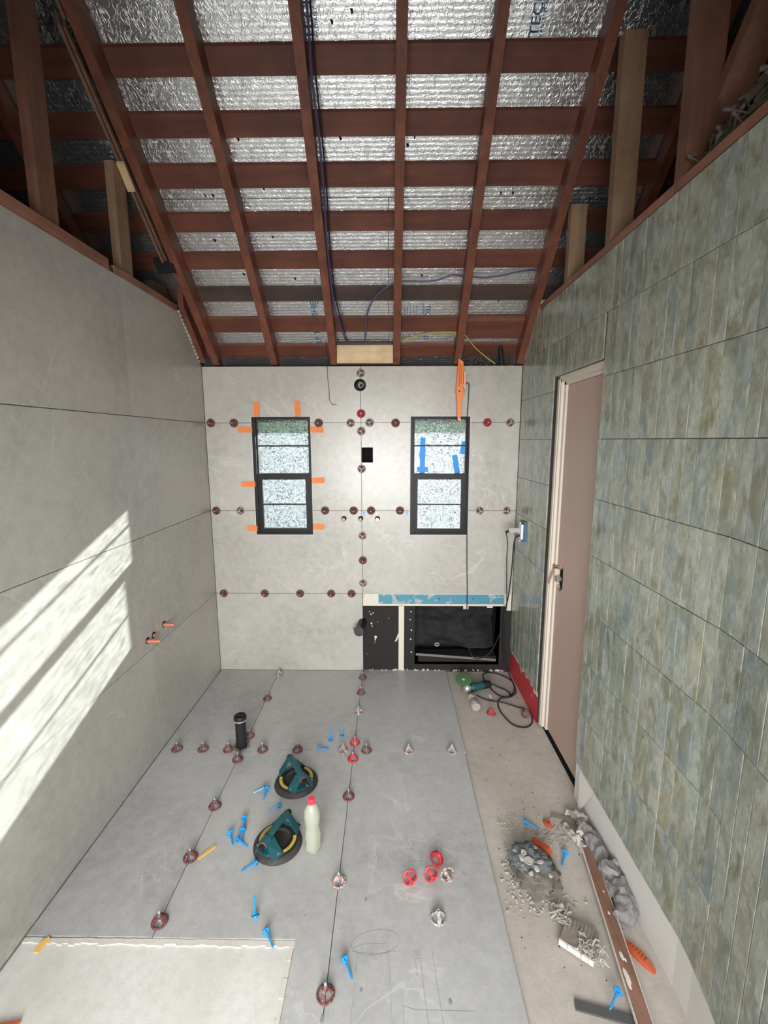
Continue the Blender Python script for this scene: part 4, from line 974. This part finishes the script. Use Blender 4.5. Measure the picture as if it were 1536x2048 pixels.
G().tube([(2.093, -.195, 1.056), (2.075, -.195, 1.05), (2.062, -.185, 1.0), (2.068, -.14, .80), (2.066, -.10, .62), (2.055, -.06, .45), (2.06, -.05, .25), (2.075, -.055, .10), (2.10, -.10, .02), (2.112, -.18, zc), (2.10, -.26, zc), (2.055, -.318, zc+.004), (2.0, -.325, zc+.004), (1.955, -.27, zc), (1.925, -.16, zc+.005), (1.915, -.07, zc+.012), (1.96, -.012, zc+.004), (2.03, -.022, zc), (2.085, -.075, zc), (2.105, -.15, zc+.010), (2.095, -.24, zc+.010), (2.04, -.335, zc+.012), (1.975, -.345, zc+.004), (1.945, -.40, zc), (1.945, -.50, zc), (1.985, -.61, zc), (2.055, -.635, zc), (2.11, -.58, zc), (2.112, -.50, zc+.02), (2.06, -.43, zc), (1.97, -.395, zc+.009), (1.88, -.352, zc), (1.83, -.300, zc)], .0042, 8, sub=7).build('cable', 'cord', t, smooth=True)
G().cyl((2.094, -.195, 1.058), (2.072, -.195, 1.050), .009, .007, 12).build('plug', 'cord', t)
G().box(1.905, 1.921, -.345, -.305, -.004, -.002).build('cord_tag', 'white', t)
# ================================================================ GRINDER
t = thing('angle_grinder', 'teal angle grinder with a green cutting disc lying on the bare slab', 'grinder', (1.78, -.25, 0))
G().lathe([(.052, 0), (.055, .001), (.055, .003), (.050, .004), (.022, .002)], (1.752, -.222, .058), (-.05, -.25, 1), 40).build('cutting_disc', 'green_disc', t, smooth=True)
G().lathe([(.015, 0), (.015, .003), (.009, .004), (.009, .009), (.005, .010)], (1.751, -.2235, .062), (-.05, -.25, 1), 18).build('flange_nut', 'steel', t, smooth=True)
G().lathe([(.022, 0), (.030, .010), (.032, .026), (.028, .040), (.019, .050)], (1.772, -.268, -.004), (-.08, .15, 1), 20).build('gear_head', 'steel', t, smooth=True)
g = G()
for i in range(4): a = PI/4+i*PI/2; g.cyl((1.772+.024*math.cos(a), -.268+.024*math.sin(a), .03), (1.772+.024*math.cos(a), -.268+.024*math.sin(a), .044), .0035, n=8)
g.build('head_bolt', 'steel', t, kind='stuff')
G().lathe([(.026, 0), (.029, .008), (.027, .040), (.024, .070), (.025, .088)], (1.795, -.257, .018), (1, .28, .06), 20).build('motor_body', 'teal', t, smooth=True)
G().lathe([(.024, 0), (.026, .004), (.025, .045), (.020, .056), (.008, .060)], (1.882, -.232, .023), (1, .28, .02), 20).build('rear_grip', 'black', t, smooth=True)
G().tube([(1.938, -.216, .024), (1.965, -.212, .015), (1.99, -.215, .0), (2.03, -.235, -.006), (2.055, -.275, -.008), (2.045, -.315, -.004)], .0048, 8).build('strain_relief', 'cord', t, smooth=True)
t = thing('dusty_roller', 'mortar-caked white cylinder lying on the bare slab beside the grinder', 'canister', (1.79, -.43, 0))
G().lathe([(.020, 0), (.026, .006), (.027, .030), (.024, .034), (.0245, .060), (.027, .064), (.026, .085)], (1.780, -.355, .014), (.09, -1, 0), 22).build('barrel', 'cap_grey', t, smooth=True)
G().lathe([(.022, 0), (.029, .003), (.029, .034), (.026, .038), (.024, .034), (.0, .034)], (1.788, -.442, .0155), (.09, -1, 0), 22).build('end_cup', 'cap_grey', t, smooth=True)

# ================================================================ RIGHT STRIP DEBRIS
zs = -.0135
t = thing('brown_batten', 'long brown timber batten with pale edges lying in the right debris', 'timber', (2.0, -1.8, 0))
P0, P1 = Vector((2.062, -1.425, .018)), Vector((1.965, -2.12, .010))
G().bar(P0, P1, .044, .012, (0, 0, 1)).build('batten', 'redlath', t)
d = (P1-P0).normalized(); sd = d.cross(Vector((0, 0, 1))).normalized()
for s_ in (-1, 1):
    g = G(); n = 26
    for i in range(n):
        a, b = i/n, (i+1)/n; wv = .0022+.0022*abs(noise.noise(Vector((i*.7, s_, 0))))
        pa, pb = P0.lerp(P1, a)+sd*s_*.0225, P0.lerp(P1, b)+sd*s_*.0225; g.bar(pa+Vector((0, 0, .0005)), pb+Vector((0, 0, .0005)), wv, .013)
    g.build('pale_edge', 'thinset', t)
g = G()
for u, s_, a, b in ((.60, .004, .007, .018), (.615, -.004, .004, .008), (.41, .0, .005, .008), (.68, .008, .009, .030), (.71, .010, .006, .02), (.30, -.006, .004, .005)):
    p = P0.lerp(P1, u)+sd*s_; g.lathe([(1, 0), (.8, .0012)], (p.x, p.y, p.z+.006), n=8, sx=a*.8, sy=b*.8)
g.build('plaster_smear', 'thinset', t, kind='stuff')
# towel: twisted folds
def fold(path, r, name, mat, par, seed, flat=.75, n=22):
    g = G(); g.tube(path, r, n, sub=9, flat=1)
    for i, v in enumerate(g.v):
        c = noise.noise(v*30+Vector((seed, 0, 0)))*.012 + noise.noise(v*75+Vector((0, seed, 0)))*.007
        v.x += c; v.y += c*.6; v.z += noise.noise(v*38+Vector((seed, 3, 0)))*.012-abs(noise.noise(Vector((v.x*60, v.y*22, seed))))*.022+.006
        v.z = max(v.z, zs+.001)
    return g.build(name, mat, par, smooth=True)
t = thing('grey_towel', 'crumpled grey towel twisted along the foot of the tiled wall', 'towel', (2.08, -1.5, 0))
fold([(2.066, -1.27, .010), (2.088, -1.33, .020), (2.090, -1.40, .022), (2.096, -1.48, .026), (2.088, -1.55, .024), (2.100, -1.62, .030), (2.085, -1.70, .026), (2.060, -1.735, .016)], [.018, .026, .030, .026, .028, .034, .034, .020], 'towel_roll', 'towel', t, 3)
fold([(2.078, -1.36, .006), (2.082, -1.44, .012), (2.080, -1.52, .014), (2.078, -1.60, .018), (2.078, -1.67, .020), (2.104, -1.71, .022), (2.098, -1.64, .045)], [.012, .016, .016, .018, .020, .018, .014], 'towel_fold', 'towel', t, 9)
fold([(2.104, -1.50, .040), (2.080, -1.555, .046), (2.100, -1.595, .052), (2.112, -1.55, .046)], [.010, .018, .018, .010], 'towel_fold', 'towel', t, 14)
fold([(2.015, -1.325, .004), (2.022, -1.375, .010), (2.036, -1.415, .012), (2.045, -1.455, .008)], [.010, .014, .014, .010], 'towel_corner', 'towel_pale', t, 21)
fold([(2.045, -1.262, .004), (2.080, -1.285, .014), (2.095, -1.33, .024), (2.075, -1.36, .020), (2.055, -1.40, .026)], [.012, .020, .016, .016, .010], 'towel_corner', 'towel_pale', t, 31)
# mortar lump with grey bag
def blob(c, sx, sy, sz, amp, f, seed, name, mat, par, n=34, m=18, floor=None, smooth=True):
    g = G(); vs = []; fs = []; c = Vector(c)
    for i in range(n):
        for j in range(m+1):
            th, ph = 2*PI*i/n, PI*j/m; dv = Vector((math.sin(ph)*math.cos(th), math.sin(ph)*math.sin(th), math.cos(ph)))
            nn = noise.noise(dv*f+Vector((seed, 0, 0))); n2 = noise.noise(dv*f*2.6+Vector((0, seed, 0)))
            rr = 1+amp*nn+amp*.7*(abs(n2)*2-.5); p = c+Vector((dv.x*sx, dv.y*sy, dv.z*sz))*rr
            if floor is not None: p.z = max(p.z, floor)
            vs.append(p)
    for i in range(n):
        for j in range(m): a, b = i*(m+1)+j, ((i+1) % n)*(m+1)+j; fs.append((a, a+1, b+1, b))
    return g.add(vs, fs).build(name, mat, par, smooth=smooth)
t = thing('mortar_lump', 'lump of dried mortar wrapped in a torn grey plastic bag', 'mortar lump', (1.81, -1.53, 0))
blob((1.815, -1.545, .005), .088, .088, .036, .30, 3.2, 5, 'mortar_base', 'mortar', t, floor=zs)
blob((1.792, -1.512, .036), .066, .056, .030, .30, 2.4, 8, 'plastic_bag', 'bag', t)
blob((1.835, -1.535, .036), .045, .040, .028, .28, 2.8, 12, 'plastic_bag', 'bag', t)
g = G()
for (x, y, z, r) in ((1.765, -1.54, .06, .017), (1.785, -1.555, .064, .020), (1.775, -1.525, .068, .013), (1.81, -1.58, .054, .014), (1.825, -1.565, .068, .012), (1.745, -1.50, .055, .009), (1.785, -1.59, .045, .012), (1.86, -1.59, .035, .008), (1.83, -1.50, .066, .008)):
    g.prism([(x+r*math.cos(a)*random.uniform(.6, 1.1), y+r*math.sin(a)*random.uniform(.6, 1.1), z+random.uniform(-.003, .003)) for a in (0, 1.2, 2.3, 3.3, 4.2, 5.3)], (0, 0, .004))
g.build('white_chip', 'mortar_white', t, kind='stuff')
# crumbs
g = G()
for (cx, cy, sx, sy, n) in ((1.80, -1.31, .035, .05, 70), (1.90, -1.37, .07, .03, 110), (1.98, -1.33, .03, .03, 40), (1.76, -1.60, .04, .05, 90), (1.84, -1.65, .06, .02, 80), (1.89, -1.70, .02, .02, 30), (1.72, -1.53, .012, .05, 50)):
    for i in range(n):
        r = random.uniform(.0015, .0058); g.lathe([(r, 0), (r*1.1, r*.6), (r*.4, r*1.1)], (cx+random.gauss(0, sx), cy+random.gauss(0, sy), zs), (random.gauss(0, .3), random.gauss(0, .3), 1), 5)
o = g.build('mortar_crumbs', 'crumb', at=(1.85, -1.4, zs), kind='stuff'); tag(o, 'scattered mortar crumbs on the bare slab around the lump', 'crumbs')
g = G()
for i in range(70):
    r = random.uniform(.001, .003); g.lathe([(r, 0), (r*.5, r)], (random.uniform(1.70, 2.08), random.uniform(-2.1, -.7), zs), n=5)
o = g.build('floor_grit', 'attic', at=(1.9, -1.4, zs), kind='stuff'); tag(o, 'dark grit speckled over the bare concrete strip', 'grit')
# wood block with mortar strings
t = thing('mortared_block', 'grey ribbed wood offcut smeared with pale mortar', 'wood block', (1.893, -1.785, 0))
A, B, C_, D2 = Vector((1.868, -1.722, .012)), Vector((1.962, -1.768, .012)), Vector((1.905, -1.855, .012)), Vector((1.818, -1.790, .012))
G().prism([A-Vector((0, 0, .024)), B-Vector((0, 0, .024)), C_-Vector((0, 0, .024)), D2-Vector((0, 0, .024))], (0, 0, .028)).build('block', 'greywood', t, bevel=.0015)
g = G()
for i in range(9):
    u = (i+.5)/9; pa, pb = A.lerp(B, u), A.lerp(B, u)+(D2-A)*(.42 if i % 2 else .5); g.bar(pa+Vector((0, 0, .005)), pb+Vector((0, 0, .005)), .0055, .003)
g.build('rib', 'greywood', t)
g = G()
g.bar(D2+Vector((0, 0, -.006)), C_+Vector((0, 0, -.006)), .010, .020)
g.build('glue_edge', 'thinset', t)
g = G()
for i in range(74):
    u, v = random.random(), random.random()
    if i < 36: p = D2.lerp(C_, .45+.55*u)+(B-C_)*(v*v*.55)
    elif i < 50: p = A.lerp(D2, u*.45)+(B-A)*(.12*v)+Vector((0, .01, 0))
    else: p = C_+Vector((random.gauss(.02, .014), random.gauss(-.005, .014), 0))
    p = p+Vector((0, 0, .006)); q = p+Vector((random.gauss(0, .010), random.gauss(0, .012), abs(random.gauss(0, .006)))); r_e = q+Vector((random.gauss(0, .008), random.gauss(0, .008), -.003))
    g.tube([p, q, r_e], random.uniform(.0008, .0026), 5, sub=2)
g.build('mortar_strings', 'mortar_white', t, kind='stuff')
g = G()
for i in range(40):
    p = Vector((1.858, -1.690, zs+.004))+Vector((random.gauss(0, .014), random.gauss(0, .012), abs(random.gauss(0, .01)))); g.tube([p, p+Vector((random.gauss(0, .012), random.gauss(0, .012), abs(random.gauss(0, .008)))), p+Vector((random.gauss(0, .014), random.gauss(0, .014), 0))], random.uniform(.0015, .004), 5, sub=2)
o = g.build('mortar_scraps', 'mortar_white', at=(1.858, -1.69, zs), kind='stuff'); tag(o, 'pale stringy mortar scraps just behind the wood offcut', 'scraps')
# orange wedges
def wedge(a, b, wd, ht, label, z=zs):
    a, b = Vector((*a, z)), Vector((*b, z)); d = (b-a); s_ = Vector((-d.y, d.x, 0)).normalized()*wd/2; n = 7
    vs = []; fs = []
    for i in range(n+1):
        u = i/n; k_ = math.sin(PI*(.12+.80*u))**.7; p = a+d*u; h = ht*(.35+.65*k_)
        vs += [p-s_*k_, p+s_*k_, p+s_*k_*.75+Vector((0, 0, h)), p-s_*k_*.75+Vector((0, 0, h*.8))]
    for i in range(n):
        for j in range(4): fs.append((4*i+j, 4*i+(j+1) % 4, 4*i+4+(j+1) % 4, 4*i+4+j))
    fs += [(3, 2, 1, 0), (4*n, 4*n+1, 4*n+2, 4*n+3)]
    t = thing('levelling_wedge', label, 'wedge', tuple(a), 'orange wedges in the right debris')
    G().add(vs, fs).build('body', 'rust_orange', t, bevel=.001)
    g = G()
    for i in range(6): u = .2+.1*i; p = a+d*u+Vector((0, 0, ht)); g.bar(p-s_*.5, p+s_*.5, .002, .003)
    g.build('tooth', 'rust_orange', t, kind='stuff'); return t
wedge((2.043, -1.782), (2.095, -1.868), .030, .020, 'rusty orange wedge lying right of the long brown batten')
wedge((2.038, -1.405), (2.074, -1.352), .022, .018, 'orange wedge resting on the towel at the batten end', .016)
wedge((1.938, -1.290), (1.958, -1.332), .026, .016, 'small orange wedge among the far crumbs on the slab')
wedge((1.845, -1.415), (1.872, -1.455), .026, .018, 'orange wedge upper piece beside the torn bag', .015)
wedge((1.865, -1.445), (1.900, -1.490), .030, .018, 'orange ribbed wedge lying over the edge of the mortar lump', .022)
tag(G().bar((1.806, -1.952, zs+.004), (2.010, -2.0, zs+.004), .026, .007).build('dark_strip', plain('dark_grey_strip', (.085, .08, .08), .7), at=(1.9, -1.97, zs)), 'dark grey flat strip under the dusty blue clip', 'strip')
tag(G().bar((1.975, -1.272, zs+.008), (2.070, -1.302, zs+.008), .022, .012).build('wood_sliver', 'greywood', at=(2.02, -1.29, zs)), 'short grey-brown wood sliver near the towel top', 'wood offcut')
tag(G().prism([(.468, -1.500, .0), (.476, -1.505, .0), (.524, -1.450, 0), (.520, -1.441, 0), (.508, -1.447, 0)], (0, 0, .005)).build('yellow_shim', 'shim', at=(.49, -1.47, 0)), 'yellow shim lying beside the left long floor seam', 'shim', 'yellow shims')
tag(G().prism([(.066, -1.838, -.008), (.080, -1.836, -.008), (.094, -1.800, -.001), (.086, -1.795, .0), (.068, -1.815, -.004)], (0, 0, .006)).build('yellow_shim', 'shim', at=(.08, -1.82, -.008)), 'yellow shim at the left end of the mortar recess edge', 'shim', 'yellow shims')
tag(G().prism([(1.058, -.003, .557), (1.066, -.003, .557), (1.066, -.003, .583), (1.058, -.003, .583)], (0, .004, 0)).build('yellow_shim', 'shim', at=(1.062, 0, .57)), 'tiny yellow shim at the top left corner of the felt bay', 'shim', 'yellow shims')
tag(G().prism([(.055, -2.115, -.008), (.130, -2.10, -.008), (.170, -2.013, -.008), (.105, -2.022, -.008)], (0, 0, .012)).build('red_offcut', 'rust_orange', at=(.11, -2.05, -.008), bevel=.002), 'rust red offcut at the bottom left of the recess', 'offcut')
